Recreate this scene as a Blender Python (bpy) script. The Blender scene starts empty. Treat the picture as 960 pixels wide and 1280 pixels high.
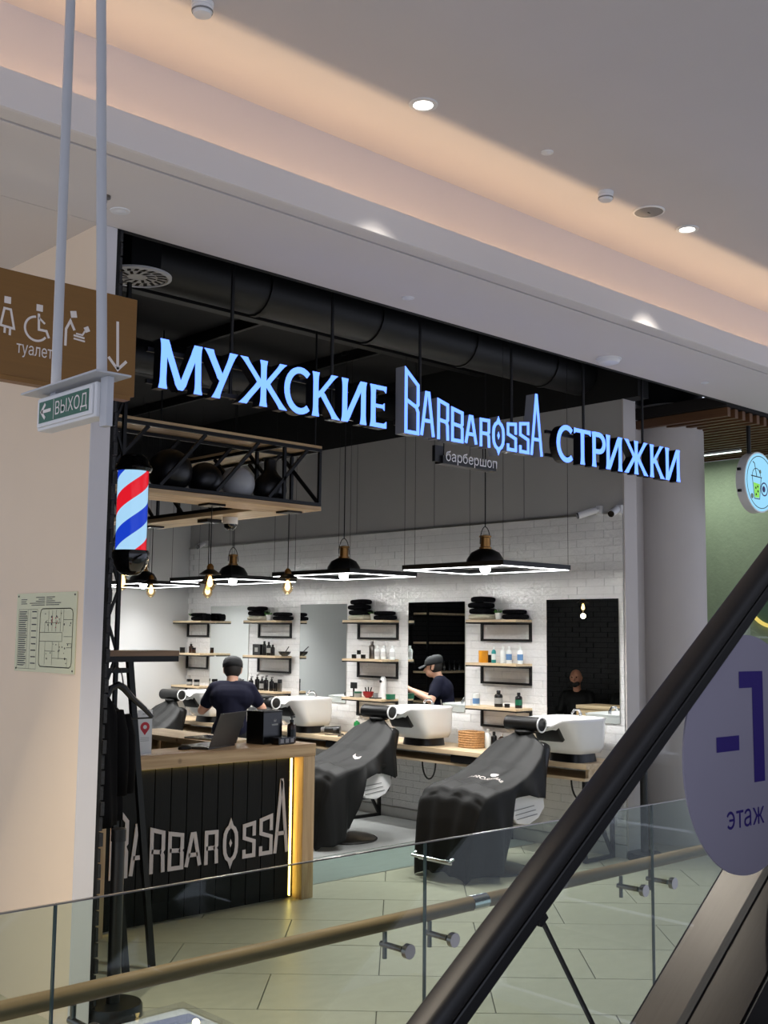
import bpy, bmesh, math, random
from mathutils import Vector, Matrix
R = random.Random(7)
S = bpy.context.scene
COL = S.collection
PI = math.pi

# ------------------------------------------------------------------ camera
# solved from the vanishing points of the shopfront (X) and of the mirror wall (Y)
def _n(v): return Vector(v).normalized()
FPX, CX, CY, EYE = 1409.08, 480.0, 640.0, Vector((0, 0, 1.88))
AX = _n((1985 - CX, 809 - CY, FPX)); AY = _n((-855 - CX, 780 - CY, FPX)); AY = (AY - AX * AX.dot(AY)).normalized()
AZ = AX.cross(AY).normalized()
def cam2world(v): v = Vector(v); return Vector((AX.dot(v), AY.dot(v), AZ.dot(v)))
def at(px, py, axis, val):
    d = cam2world((px - CX, py - CY, FPX)); i = 'xyz'.index(axis)
    return EYE + d * ((val - EYE[i]) / d[i])
cd = bpy.data.cameras.new('camera'); cam = bpy.data.objects.new('camera', cd); COL.objects.link(cam)
r_, u_, b_ = cam2world((1, 0, 0)), cam2world((0, -1, 0)), cam2world((0, 0, -1))
cam.matrix_world = Matrix(((r_.x, u_.x, b_.x, EYE.x), (r_.y, u_.y, b_.y, EYE.y), (r_.z, u_.z, b_.z, EYE.z), (0, 0, 0, 1)))
cd.sensor_fit = 'VERTICAL'; cd.sensor_height = 36.0; cd.lens = 36.0 * FPX / 1280.0
cd.clip_start = 0.05; cd.clip_end = 200
S.camera = cam
# ------------------------------------------------------------------ world, exposure, large lights
S.view_settings.view_transform = 'Standard'; S.view_settings.look = 'None'
S.view_settings.gamma = 1.0; S.view_settings.use_curve_mapping = False
S.view_settings.exposure = 0.0
w = bpy.data.worlds.new('world'); S.world = w; w.use_nodes = True
bg = w.node_tree.nodes['Background']; bg.inputs[0].default_value = (0.85, 0.91, 1.11, 1); bg.inputs[1].default_value = 0.95
def light(kind, name, loc, power, color=(1, 1, 1), **kw):
    l = bpy.data.lights.new(name, kind); l.energy = power; l.color = color
    rot = kw.pop('rot', None)
    for k, v in kw.items(): setattr(l, k, v)
    o = bpy.data.objects.new(name, l); COL.objects.link(o); o.location = loc
    if rot: o.rotation_euler = rot
    return o
# the warm tube hidden in the ceiling cove
light('AREA', 'cove_tube', (6.0, 4.245, 4.06), 46, (1.0, 0.68, 0.38), shape='RECTANGLE', size=16.0, size_y=0.012, rot=(PI + math.radians(58), 0, 0))

# ------------------------------------------------------------------ materials
def lin(c):
    c = c / 255.0
    return c / 12.92 if c <= 0.04045 else ((c + 0.055) / 1.055) ** 2.4
def rgb(*c): return (lin(c[0]), lin(c[1]), lin(c[2]), 1)
MATS = {}
def mat(name, col, rough=0.5, metal=0.0, var=0.06, scale=8.0, bump=0.0, bscale=None, stretch=(1, 1, 1), emit=None, es=0.0, coat=0.0, spec=0.5, sheen=0.0, world=False):
    m = bpy.data.materials.new(name); m.use_nodes = True; MATS[name] = m
    nt = m.node_tree; N = nt.nodes; L = nt.links; p = N['Principled BSDF']
    p.inputs['Roughness'].default_value = rough; p.inputs['Metallic'].default_value = metal
    p.inputs['Coat Weight'].default_value = coat; p.inputs['Specular IOR Level'].default_value = spec
    p.inputs['Sheen Weight'].default_value = sheen
    c = rgb(*col)
    tc = N.new('ShaderNodeTexCoord'); mp = N.new('ShaderNodeMapping'); mp.inputs['Scale'].default_value = stretch
    L.new(N.new('ShaderNodeNewGeometry').outputs['Position'] if world else tc.outputs['Object'], mp.inputs['Vector'])
    no = N.new('ShaderNodeTexNoise'); no.inputs['Scale'].default_value = scale; no.inputs['Detail'].default_value = 4
    L.new(mp.outputs[0], no.inputs['Vector'])
    mx = N.new('ShaderNodeMix'); mx.data_type = 'RGBA'
    mx.inputs[6].default_value = tuple(max(0, x * (1 - var * 2)) for x in c[:3]) + (1,)
    mx.inputs[7].default_value = tuple(min(1, x * (1 + var * 2)) for x in c[:3]) + (1,)
    L.new(no.outputs['Fac'], mx.inputs[0]); L.new(mx.outputs[2], p.inputs['Base Color'])
    if bump:
        nb = N.new('ShaderNodeTexNoise'); nb.inputs['Scale'].default_value = bscale or scale * 4; nb.inputs['Detail'].default_value = 3
        L.new(mp.outputs[0], nb.inputs['Vector'])
        b = N.new('ShaderNodeBump'); b.inputs['Strength'].default_value = bump; b.inputs['Distance'].default_value = 0.02
        L.new(nb.outputs['Fac'], b.inputs['Height']); L.new(b.outputs[0], p.inputs['Normal'])
    if emit:
        p.inputs['Emission Color'].default_value = rgb(*emit); p.inputs['Emission Strength'].default_value = es
    return m
def wood(name, a, b, axis='x', rough=0.5, scale=3.0):
    m = bpy.data.materials.new(name); m.use_nodes = True; MATS[name] = m
    nt = m.node_tree; N = nt.nodes; L = nt.links; p = N['Principled BSDF']; p.inputs['Roughness'].default_value = rough
    tc = N.new('ShaderNodeTexCoord'); mp = N.new('ShaderNodeMapping')
    st = {'x': (0.6, 9, 9), 'y': (9, 0.6, 9), 'z': (9, 9, 0.6)}[axis]
    mp.inputs['Scale'].default_value = st; L.new(tc.outputs['Object'], mp.inputs[0])
    no = N.new('ShaderNodeTexNoise'); no.inputs['Scale'].default_value = scale; no.inputs['Detail'].default_value = 6; no.inputs['Distortion'].default_value = 0.4
    L.new(mp.outputs[0], no.inputs[0])
    cr = N.new('ShaderNodeValToRGB'); cr.color_ramp.elements[0].position = 0.3; cr.color_ramp.elements[0].color = rgb(*a)
    cr.color_ramp.elements[1].position = 0.68; cr.color_ramp.elements[1].color = rgb(*b)
    L.new(no.outputs['Fac'], cr.inputs[0])
    # knots
    vo = N.new('ShaderNodeTexVoronoi'); vo.inputs['Scale'].default_value = 2.6; L.new(tc.outputs['Object'], vo.inputs['Vector'])
    kr = N.new('ShaderNodeValToRGB'); kr.color_ramp.elements[0].color = (0.35, 0.3, 0.25, 1); kr.color_ramp.elements[1].color = (1, 1, 1, 1)
    kr.color_ramp.elements[0].position = 0.02; kr.color_ramp.elements[1].position = 0.06; L.new(vo.outputs['Distance'], kr.inputs[0])
    mu = N.new('ShaderNodeMix'); mu.data_type = 'RGBA'; mu.blend_type = 'MULTIPLY'; mu.inputs[0].default_value = 0.8
    L.new(cr.outputs[0], mu.inputs[6]); L.new(kr.outputs[0], mu.inputs[7]); L.new(mu.outputs[2], p.inputs['Base Color'])
    bp = N.new('ShaderNodeBump'); bp.inputs['Strength'].default_value = 0.12; L.new(no.outputs['Fac'], bp.inputs['Height']); L.new(bp.outputs[0], p.inputs['Normal'])
    return m
def emission(name, col, strength):
    m = bpy.data.materials.new(name); m.use_nodes = True; MATS[name] = m
    nt = m.node_tree; N = nt.nodes; N.clear()
    e = N.new('ShaderNodeEmission'); o = N.new('ShaderNodeOutputMaterial')
    e.inputs[0].default_value = rgb(*col); e.inputs[1].default_value = strength
    nt.links.new(e.outputs[0], o.inputs[0]); return m
def glass(name, tint, f0=0.05, rough=0.0):
    m = bpy.data.materials.new(name); m.use_nodes = True; MATS[name] = m
    nt = m.node_tree; N = nt.nodes; L = nt.links; N.clear()
    t = N.new('ShaderNodeBsdfTransparent'); t.inputs[0].default_value = tint
    g = N.new('ShaderNodeBsdfGlossy'); g.inputs['Roughness'].default_value = rough
    lw = N.new('ShaderNodeLayerWeight'); po = N.new('ShaderNodeMath'); po.operation = 'POWER'; po.inputs[1].default_value = 5.0
    L.new(lw.outputs['Facing'], po.inputs[0])
    fr = N.new('ShaderNodeMath'); fr.operation = 'MULTIPLY_ADD'; fr.inputs[1].default_value = 0.9; fr.inputs[2].default_value = 0.028; L.new(po.outputs[0], fr.inputs[0])
    mx = N.new('ShaderNodeMixShader'); o = N.new('ShaderNodeOutputMaterial')
    L.new(fr.outputs[0], mx.inputs[0]); L.new(t.outputs[0], mx.inputs[1]); L.new(g.outputs[0], mx.inputs[2]); L.new(mx.outputs[0], o.inputs[0])
    return m

mat('wall_cream', (236, 216, 190), 0.7, var=0.015, scale=3, bump=0.02, bscale=120)
mat('wall_end', (208, 206, 208), 0.7, var=0.01)
mat('ceiling_white', (200, 195, 196), 0.75, var=0.015, scale=2)
mat('soffit_white', (218, 212, 208), 0.7, var=0.012, scale=2)
mat('plaster_grey', (176, 175, 174), 0.8, var=0.03, scale=2)
mat('shop_white', (200, 201, 201), 0.6, var=0.012, scale=3, bump=0.04, bscale=40)
mat('column_plaster', (196, 190, 186), 0.75, var=0.02, scale=3, bump=0.03, bscale=60)
mat('black_ceiling', (9, 9, 11), 0.8, var=0.15, scale=4)
mat('black_duct', (11, 12, 14), 0.5, metal=0.0, var=0.12)
mat('black_brick', (22, 22, 24), 0.55, var=0.25, scale=20, bump=0.5, bscale=50)
mat('black_mortar', (12, 12, 13), 0.9)
mat('floor_base', (95, 90, 80), 0.8)
mat('stone_tile', (172, 167, 150), 0.36, var=0.07, scale=7, bump=0.03, bscale=60, stretch=(1, 2.2, 1))
mat('shop_floor', (139, 142, 141), 0.45, var=0.07, scale=3, stretch=(1, 3, 1))
mat('shop_floor_green', (126, 134, 131), 0.4, var=0.1, scale=4, stretch=(1, 4, 1))
mat('metal_trim', (190, 190, 186), 0.3, 0.9)
mat('wall_tile', (230, 230, 230), 0.03, var=0.03, scale=6, bump=0.40, bscale=28, spec=1.0, world=True)
mat('grout', (196, 196, 196), 0.85)
mat('skirting_grey', (206, 207, 206), 0.5)
mat('black_metal', (16, 16, 17), 0.42, metal=0.3, var=0.1)
mat('black_satin', (13, 13, 14), 0.35, var=0.1)
mat('black_gloss', (8, 8, 9), 0.12, coat=0.5)
mat('black_rubber', (17, 16, 16), 0.5, var=0.1)
mat('black_cloth', (13, 14, 14), 0.62, var=0.12, scale=30, spec=0.3)
mat('coat_cloth', (8, 8, 10), 0.85, var=0.15, scale=20, spec=0.08)
mat('towel_black', (13, 13, 16), 0.95, var=0.2, scale=60, bump=0.4, bscale=160, spec=0.08)
mat('towel_cream', (206, 200, 182), 0.95, var=0.08, scale=60, bump=0.3, bscale=160)
mat('chrome', (210, 210, 212), 0.14, 1.0, var=0.02)
mat('escalator_steel', (76, 73, 70), 0.36, 1.0, var=0.05, scale=5, stretch=(1, 30, 1))
mat('steel', (150, 147, 144), 0.3, 1.0, var=0.04, scale=5, stretch=(1, 30, 1))
mat('steel_dark', (120, 116, 112), 0.3, 1.0)
mat('brass', (150, 112, 66), 0.32, 1.0, var=0.1)
mat('porcelain', (240, 240, 238), 0.12, var=0.01, coat=0.4)
mat('white_plastic', (226, 226, 226), 0.35, var=0.01)
mat('white_paint', (214, 214, 214), 0.5, var=0.02)
mat('pole_paint', (178, 180, 184), 0.4, var=0.03)
mat('grey_plastic', (128, 128, 128), 0.45)
mat('laptop_grey', (92, 91, 89), 0.38, 0.6, var=0.02)
mat('sign_gold', (126, 90, 42), 0.42, 0.25, var=0.06, scale=4, stretch=(0.3, 1, 30))
mat('sign_print', (222, 214, 208), 0.5, var=0.01)
mat('exit_green', (28, 92, 70), 0.4)
mat('plan_paper', (206, 206, 168), 0.45, var=0.02)
mat('ink', (48, 44, 40), 0.6)
mat('ink_red', (170, 60, 55), 0.6)
mat('pin_red', (200, 32, 48), 0.4)
mat('disc_lilac', (138, 134, 150), 0.5, var=0.01)
mat('ink_violet', (34, 12, 104), 0.5, var=0.02)
mat('letter_white', (214, 205, 200), 0.45, var=0.02)
mat('letter_grey_side', (132, 134, 140), 0.5)
mat('letter_black_side', (12, 13, 16), 0.4)
mat('letter_unlit', (232, 230, 228), 0.5)
mat('skin', (206, 158, 134), 0.5, var=0.05, scale=12)
mat('skin_dark', (176, 124, 98), 0.5, var=0.05)
mat('navy_cloth', (18, 19, 36), 0.85, spec=0.15, var=0.12, scale=20)
mat('trouser_black', (17, 17, 19), 0.85, var=0.1)
mat('hair', (26, 21, 19), 0.7, var=0.2, scale=60)
mat('cap_cloth', (30, 31, 34), 0.8, var=0.1, scale=50)
mat('green_wall', (176, 194, 160), 0.75, var=0.05, scale=12, bump=0.25, bscale=30)
mat('green_dark', (110, 140, 118), 0.25)
mat('slat_brown', (98, 66, 40), 0.5, var=0.12, stretch=(8, 0.6, 8))
mat('slot_black', (24, 18, 14), 0.8)
mat('leaf', (70, 120, 52), 0.6, var=0.25, scale=30)
mat('bottle_black', (14, 14, 15), 0.22, var=0.05)
mat('bottle_brown', (46, 26, 16), 0.18)
mat('bottle_white', (226, 230, 228), 0.25)
mat('bottle_teal', (38, 140, 140), 0.3)
mat('bottle_green', (28, 120, 62), 0.3)
mat('jar_green', (24, 92, 66), 0.3)
mat('bowl_red', (150, 30, 34), 0.3)
mat('cup_orange', (224, 150, 26), 0.4)
mat('label_grey', (150, 150, 146), 0.5)
mat('label_blue', (90, 130, 176), 0.5)
mat('pink', (206, 110, 120), 0.4)
mat('wicker', (176, 132, 84), 0.7, var=0.3, scale=60, bump=0.6, bscale=80)
mat('ball_white', (172, 172, 172), 0.5)
mat('box_orange', (176, 96, 62), 0.5)
mat('print_lilac', (222, 224, 232), 0.35, var=0.12, scale=5, stretch=(1, 4, 1))
mat('print_blue', (150, 156, 196), 0.35, var=0.1)
mat('print_brown', (112, 76, 62), 0.4)
mat('green_drink', (126, 200, 60), 0.4, emit=(126, 210, 60), es=0.7)
wood('wood_oak', (176, 140, 98), (214, 184, 140), 'x')
wood('wood_oak_z', (176, 140, 98), (214, 184, 140), 'z')
wood('wood_oak_y', (186, 160, 122), (222, 200, 164), 'y')
wood('wood_pale', (184, 160, 128), (216, 196, 164), 'y')
wood('wood_rail', (112, 90, 64), (150, 124, 94), 'z', 0.45)
wood('wood_dark', (112, 88, 64), (140, 112, 86), 'x')
mat('slat_black', (15, 16, 14), 0.5, spec=0.2, var=0.25, scale=6, bump=0.1, bscale=40, stretch=(8, 8, 0.6))
glass('rail_glass', (0.80, 0.86, 0.83, 1)); glass('clear_glass', (0.93, 0.95, 0.95, 1)); glass('clear_acrylic', (0.97, 0.97, 0.98, 1)); glass('amber_glass', (1.0, 0.86, 0.62, 1)); glass('escalator_glass', (0.95, 0.96, 0.96, 1))
mat('glass_edge', (70, 84, 84), 0.15, var=0.02)
m = mat('mirror', (240, 245, 244), 0.0, 1.0, var=0.0)
emission('sign_lit', (132, 196, 255), 1.12)
MATS['sign_lit'].node_tree.nodes['Emission'].inputs[0].default_value = (0.30, 0.64, 2.8, 1); MATS['sign_lit'].node_tree.nodes['Emission'].inputs[1].default_value = 1.0
emission('led_white', (255, 255, 255), 9.0)
emission('bulb_white', (255, 253, 248), 185.0)
emission('bulb_warm', (255, 226, 168), 4.0)
emission('led_warm', (255, 214, 110), 11.0)
emission('down_white', (255, 252, 245), 12.0)
emission('bar_white', (235, 255, 245), 2.5)
emission('ring_warm', (255, 226, 120), 1.0)
emission('tea_lit', (158, 222, 255), 1.0)
# barber pole stripes (lit from inside)
def stripes():
    m = bpy.data.materials.new('pole_stripes'); m.use_nodes = True; MATS['pole_stripes'] = m
    nt = m.node_tree; N = nt.nodes; L = nt.links; N.clear()
    tc = N.new('ShaderNodeTexCoord'); gr = N.new('ShaderNodeTexGradient'); gr.gradient_type = 'RADIAL'; L.new(tc.outputs['Object'], gr.inputs[0])
    sx = N.new('ShaderNodeSeparateXYZ'); L.new(tc.outputs['Object'], sx.inputs[0])
    mu = N.new('ShaderNodeMath'); mu.operation = 'MULTIPLY'; mu.inputs[1].default_value = -1 / 0.40; L.new(sx.outputs[2], mu.inputs[0])
    ad = N.new('ShaderNodeMath'); L.new(gr.outputs['Fac'], ad.inputs[0]); L.new(mu.outputs[0], ad.inputs[1])
    a2 = N.new('ShaderNodeMath'); a2.inputs[1].default_value = 11.25; L.new(ad.outputs[0], a2.inputs[0])
    fr = N.new('ShaderNodeMath'); fr.operation = 'FRACT'; L.new(a2.outputs[0], fr.inputs[0])
    cr = N.new('ShaderNodeValToRGB'); cr.color_ramp.interpolation = 'CONSTANT'
    e = cr.color_ramp.elements; e[0].color = rgb(235, 30, 45); e[0].position = 0
    e[1].position = 0.25; e[1].color = rgb(176, 222, 255)
    for p, c in ((0.5, (28, 66, 205)), (0.75, (176, 222, 255))):
        x = e.new(p); x.color = rgb(*c)
    L.new(fr.outputs[0], cr.inputs[0])
    em = N.new('ShaderNodeEmission'); em.inputs[1].default_value = 1.0; L.new(cr.outputs[0], em.inputs[0])
    o = N.new('ShaderNodeOutputMaterial'); L.new(em.outputs[0], o.inputs[0])
stripes()

# ------------------------------------------------------------------ mesh helpers
class MB:
    def __init__(s): s.v = []; s.f = []
    def add(s, vs, fs):
        b = len(s.v); s.v += [tuple(v) for v in vs]; s.f += [tuple(b + i for i in f) for f in fs]; return s
    def box(s, x0, x1, y0, y1, z0, z1):
        return s.add([(x0, y0, z0), (x1, y0, z0), (x1, y1, z0), (x0, y1, z0), (x0, y0, z1), (x1, y0, z1), (x1, y1, z1), (x0, y1, z1)],
                     [(0, 3, 2, 1), (4, 5, 6, 7), (0, 1, 5, 4), (1, 2, 6, 5), (2, 3, 7, 6), (3, 0, 4, 7)])
    def bar(s, a, b, w, h=None, up=(0, 0, 1)):
        a, b = Vector(a), Vector(b); d = (b - a).normalized(); u = Vector(up)
        if abs(d.dot(u)) > 0.95: u = Vector((1, 0, 0))
        r = d.cross(u).normalized() * w / 2; q = r.cross(d).normalized() * (h or w) / 2
        return s.add([a - r - q, a + r - q, a + r + q, a - r + q, b - r - q, b + r - q, b + r + q, b - r + q],
                     [(0, 1, 2, 3), (4, 7, 6, 5), (0, 4, 5, 1), (1, 5, 6, 2), (2, 6, 7, 3), (3, 7, 4, 0)])
    def ring(s, rings, caps=True, closed=False):
        n = len(rings[0]); b = len(s.v)
        for r in rings: s.v += [tuple(p) for p in r]
        m = len(rings)
        for i in range(m if closed else m - 1):
            for j in range(n):
                k = (i + 1) % m
                s.f.append((b + i * n + j, b + i * n + (j + 1) % n, b + k * n + (j + 1) % n, b + k * n + j))
        if caps and not closed:
            s.f.append(tuple(b + j for j in reversed(range(n)))); s.f.append(tuple(b + (m - 1) * n + j for j in range(n)))
        return s
    def tube(s, pts, r, n=8, closed=False):
        pts = [Vector(p) for p in pts]; rings = []; q = None
        for i, p in enumerate(pts):
            if closed: d = pts[(i + 1) % len(pts)] - pts[i - 1]
            else: d = pts[min(i + 1, len(pts) - 1)] - pts[max(i - 1, 0)]
            d.normalize()
            if q is None: q = d.orthogonal().normalized()
            q = (q - d * q.dot(d)).normalized(); t = d.cross(q); rr = r[i] if isinstance(r, (list, tuple)) else r
            rings.append([p + (q * math.cos(2 * PI * k / n) + t * math.sin(2 * PI * k / n)) * rr for k in range(n)])
        return s.ring(rings, closed=closed)
    def lathe(s, prof, n=20, c=(0, 0, 0), sx=1, sy=1, caps=True):
        c = Vector(c)
        return s.ring([[c + Vector((r * sx * math.cos(2 * PI * k / n), r * sy * math.sin(2 * PI * k / n), z)) for k in range(n)] for r, z in prof], caps)
    def cyl(s, a, b, r0, r1=None, n=14):
        return s.tube([a, b], [r0, r0 if r1 is None else r1], n)
    def ball(s, c, r, n=16, m=10):
        c = Vector(c); rx, ry, rz = (r, r, r) if not isinstance(r, (tuple, list)) else r
        return s.ring([[c + Vector((rx * math.sin(PI * i / m) * math.cos(2 * PI * k / n), ry * math.sin(PI * i / m) * math.sin(2 * PI * k / n), -rz * math.cos(PI * i / m))) for k in range(n)]
                       for i in [0.15] + list(range(1, m)) + [m - 0.15]])
    def prism(s, poly, fn, d):
        """poly in 2D; fn(u, v, depth) -> 3D; front at depth 0, back at depth d"""
        n = len(poly); a = [fn(u, v, 0) for u, v in poly]; b = [fn(u, v, d) for u, v in poly]
        return s.add(a + b, [tuple(range(n)), tuple(reversed(range(n, 2 * n)))] + [(j, n + j, n + (j + 1) % n, (j + 1) % n) for j in range(n)])
    def flat(s, poly, fn):
        return s.add([fn(u, v, 0) for u, v in poly], [tuple(range(len(poly)))])
    def grid(s, fn, nu, nv):
        b = len(s.v)
        for i in range(nu + 1):
            for j in range(nv + 1): s.v.append(tuple(fn(i / nu, j / nv)))
        for i in range(nu):
            for j in range(nv):
                q = b + i * (nv + 1) + j; s.f.append((q, q + nv + 1, q + nv + 2, q + 1))
        return s
    def ribbon(s, pts, w, fn, d, closed=False):
        """a mitred stroke of width w along 2D points, extruded"""
        P = [Vector((p[0], p[1])) for p in pts]; n = len(P); Ls = []; Rs = []
        for i in range(n):
            a = P[i] - P[i - 1] if (i > 0 or closed) else P[1] - P[0]
            c = P[(i + 1) % n] - P[i] if (i < n - 1 or closed) else P[-1] - P[-2]
            a.normalize(); c.normalize(); na = Vector((-a.y, a.x)); nc = Vector((-c.y, c.x)); m = na + nc
            if m.length < 1e-4: m = na
            m.normalize(); k = min(2.6, 1 / max(0.2, m.dot(na)))
            Ls.append(P[i] + m * (w / 2 * k)); Rs.append(P[i] - m * (w / 2 * k))
        for i in range(n if closed else n - 1):
            j = (i + 1) % n
            s.prism([Rs[i], Rs[j], Ls[j], Ls[i]], fn, d)
        return s
    def build(s, name, m, parent=None, smooth=False, bevel=0.0, solid=0.0, loc=None, sub=0):
        me = bpy.data.meshes.new(name); me.from_pydata(s.v, [], s.f); me.validate(); me.update()
        bm = bmesh.new(); bm.from_mesh(me); bmesh.ops.recalc_face_normals(bm, faces=bm.faces); bm.to_mesh(me); bm.free()
        o = bpy.data.objects.new(name, me); COL.objects.link(o); me.materials.append(MATS[m] if isinstance(m, str) else m)
        if smooth:
            for p in me.polygons: p.use_smooth = True
            if smooth != 'all':
                me.set_sharp_from_angle(angle=math.radians(40))
        if bevel:
            b = o.modifiers.new('bevel', 'BEVEL'); b.width = bevel; b.segments = 2; b.limit_method = 'ANGLE'
        if solid:
            b = o.modifiers.new('solid', 'SOLIDIFY'); b.thickness = solid; b.offset = 0
        if sub:
            b = o.modifiers.new('sub', 'SUBSURF'); b.levels = sub; b.render_levels = sub
        if parent: o.parent = parent
        if loc is not None: o.location = loc
        return o
_FONT = {}
def text_geo(body, size=1.0, sx=1.0):
    if body not in _FONT:
        cu = bpy.data.curves.new('print', 'FONT'); cu.body = body; cu.resolution_u = 4
        o = bpy.data.objects.new('print', cu); COL.objects.link(o)
        dg = bpy.context.evaluated_depsgraph_get(); me = bpy.data.meshes.new_from_object(o.evaluated_get(dg))
        _FONT[body] = ([(v.co.x, v.co.y) for v in me.vertices], [tuple(p.vertices) for p in me.polygons])
        bpy.data.objects.remove(o); bpy.data.curves.remove(cu); bpy.data.meshes.remove(me)
    vs, fs = _FONT[body]; return [(x * size * sx, y * size) for x, y in vs], fs
def text(mb, body, fn, size, sx=1.0, width=None):
    vs, fs = text_geo(body, size, sx)
    if width:
        w = max(v[0] for v in vs) - min(v[0] for v in vs); k = width / w; vs = [(x * k, y) for x, y in vs]
    return mb.add([fn(u, v, 0) for u, v in vs], fs)
def tag(o, label=None, cat=None, group=None, kind=None):
    if label: o['label'] = label
    if cat: o['category'] = cat
    if group: o['group'] = group
    if kind: o['kind'] = kind
    return o
def thing(name, label, cat, loc=(0, 0, 0), rz=0.0, group=None):
    o = bpy.data.objects.new(name, None); COL.objects.link(o); o.location = loc; o.rotation_euler = (0, 0, rz); o.empty_display_size = 0.1
    return tag(o, label, cat, group)
def struct(name, mb, m, label=None, **kw):
    return tag(mb.build(name, m, **kw), label, None, None, 'structure')
def kids(o): return [c for c in bpy.data.objects if c.parent == o]
def copy_tree(o, parent=None, loc=None, label=None, rz=None):
    c = o.copy(); COL.objects.link(c); c.parent = parent
    if loc is not None: c.location = loc
    if rz is not None: c.rotation_euler = (0, 0, rz)
    if label: c['label'] = label
    for ch in kids(o): copy_tree(ch, c)
    return c
def planeY(x0, y, z0, s=1.0): return lambda u, v, d: Vector((x0 + u * s, y + d, z0 + v * s))       # faces -Y
def planeX(x, y0, z0, s=1.0): return lambda u, v, d: Vector((x + d, y0 - u * s, z0 + v * s))       # faces -X
def circ(r, n=24, a0=0.0, a1=2 * PI, cx=0, cy=0, ry=None): return [(cx + r * math.cos(a0 + (a1 - a0) * i / n), cy + (ry or r) * math.sin(a0 + (a1 - a0) * i / n)) for i in range(n if abs(a1 - a0) > 6.28 else n + 1)]

# ================================================================== THE SETTING
# mall floor: slab with 0.6 x 1.2 m stone tiles laid at about 45 degrees to the shopfront
fl = struct('floor', MB().box(-4, 14, 2.93, 6.73, -0.30, -0.012).box(8.5, 14, 6.73, 13, -0.30, -0.012).box(-4, 2.75, 6.73, 13, -0.30, -0.012), 'floor_base', 'pale stone tiled mall floor in front of the shop')
def clip(poly, ax, val, keep_gt):
    out = []
    for i in range(len(poly)):
        a, b = poly[i], poly[(i + 1) % len(poly)]
        ia, ib = (a[ax] >= val) == keep_gt, (b[ax] >= val) == keep_gt
        if ia: out.append(a)
        if ia != ib:
            t = (val - a[ax]) / (b[ax] - a[ax]); out.append((a[0] + (b[0] - a[0]) * t, a[1] + (b[1] - a[1]) * t))
    return out
TA = math.radians(45.8); TF = Vector((math.cos(TA), math.sin(TA))); TR = Vector((math.sin(TA), -math.cos(TA)))
TILE = []
tile_me = None
for k in range(-10, 16):
    f0 = 5.9 + 0.6 * k; off = 0.49 if k % 2 == 0 else -0.11
    for j in range(-8, 9):
        r0 = off + 1.2 * j; g = 0.0035
        loc = [(r0 + g, f0 + g), (r0 + 1.2 - g, f0 + g), (r0 + 1.2 - g, f0 + 0.6 - g), (r0 + g, f0 + 0.6 - g)]
        P = [(TR.x * a + TF.x * b, TR.y * a + TF.y * b) for a, b in loc]
        for ax, v, gt in ((0, -1.0, True), (0, 12.6, False), (1, 3.0, True), (1, 6.725, False)):
            if len(P) > 2: P = clip(P, ax, v, gt)
        if len(P) < 3: continue
        c = Vector((sum(p[0] for p in P) / len(P), sum(p[1] for p in P) / len(P)))
        if c.x > 8.6 and c.y > 6.0 and False: continue
        dz = R.uniform(-0.0006, 0.0006)
        MB().prism([(p[0] - c.x, p[1] - c.y) for p in P], lambda u, v, d: Vector((u, v, -d)), 0.012).build('floor_tile', 'stone_tile', fl, loc=(c.x, c.y, dz))
# shop floor, two tones of concrete
sf = struct('floor_shop', MB().box(2.75, 8.5, 6.742, 7.5, -0.30, 0.0), 'shop_floor_green', 'grey green concrete floor strip at the shop entrance')
sf2 = struct('floor_shop_inner', MB().box(2.75, 8.5, 7.512, 12.9, -0.30, 0.0), 'shop_floor', 'grey concrete floor inside the barbershop')
struct('trim_1', MB().box(2.86, 8.5, 6.727, 6.741, -0.03, 0.003), 'metal_trim', 'thin metal strip where stone tiles meet the concrete')
struct('trim_2', MB().box(2.86, 8.34, 7.501, 7.511, -0.03, 0.003), 'metal_trim', 'thin metal strip across the concrete shop floor')
struct('floor_lower', MB().box(-8, 16, -10, 6, -4.9, -4.6), 'stone_tile', 'floor of the level below')
struct('floor_slab_edge', MB().box(-4, 14, 2.90, 2.93, -0.5, 0.0), 'white_paint', 'white edge of the floor slab under the glass railing')
# left wall and its black brick lining
struct('wall_left', MB().box(2.75, 2.855, 5.08, 12.9, 0.0, 3.96), 'wall_cream', 'cream painted wall beside the barbershop opening')
struct('wall_left_end', MB().box(2.7495, 2.8555, 5.072, 5.0805, 0.0, 3.96), 'wall_end', 'narrow pale end of the cream wall')
wb = struct('wall_left_brick', MB().box(2.8555, 2.885, 5.09, 12.85, 0.0, 4.0), 'black_mortar', 'black mortar bed of the brick lined side wall')
mb = MB(); BL, BH = 0.255, 0.075
for i in range(int(4.0 / BH)):
    y = 5.085 - (BL / 2 if i % 2 else 0)
    while y < 12.8:
        y0, y1 = max(5.083 + R.uniform(-0.004, 0.006), y + 0.005), min(12.8, y + BL - 0.005)
        d = R.uniform(0.0, 0.012)
        if y1 - y0 > 0.02: mb.box(2.885, 2.897 + d, y0, y1, i * BH + 0.005, i * BH + BH - 0.005)
        y += BL
tag(mb.build('brick', 'black_brick', wb), 'black rough bricks of the side wall', kind='stuff')
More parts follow.
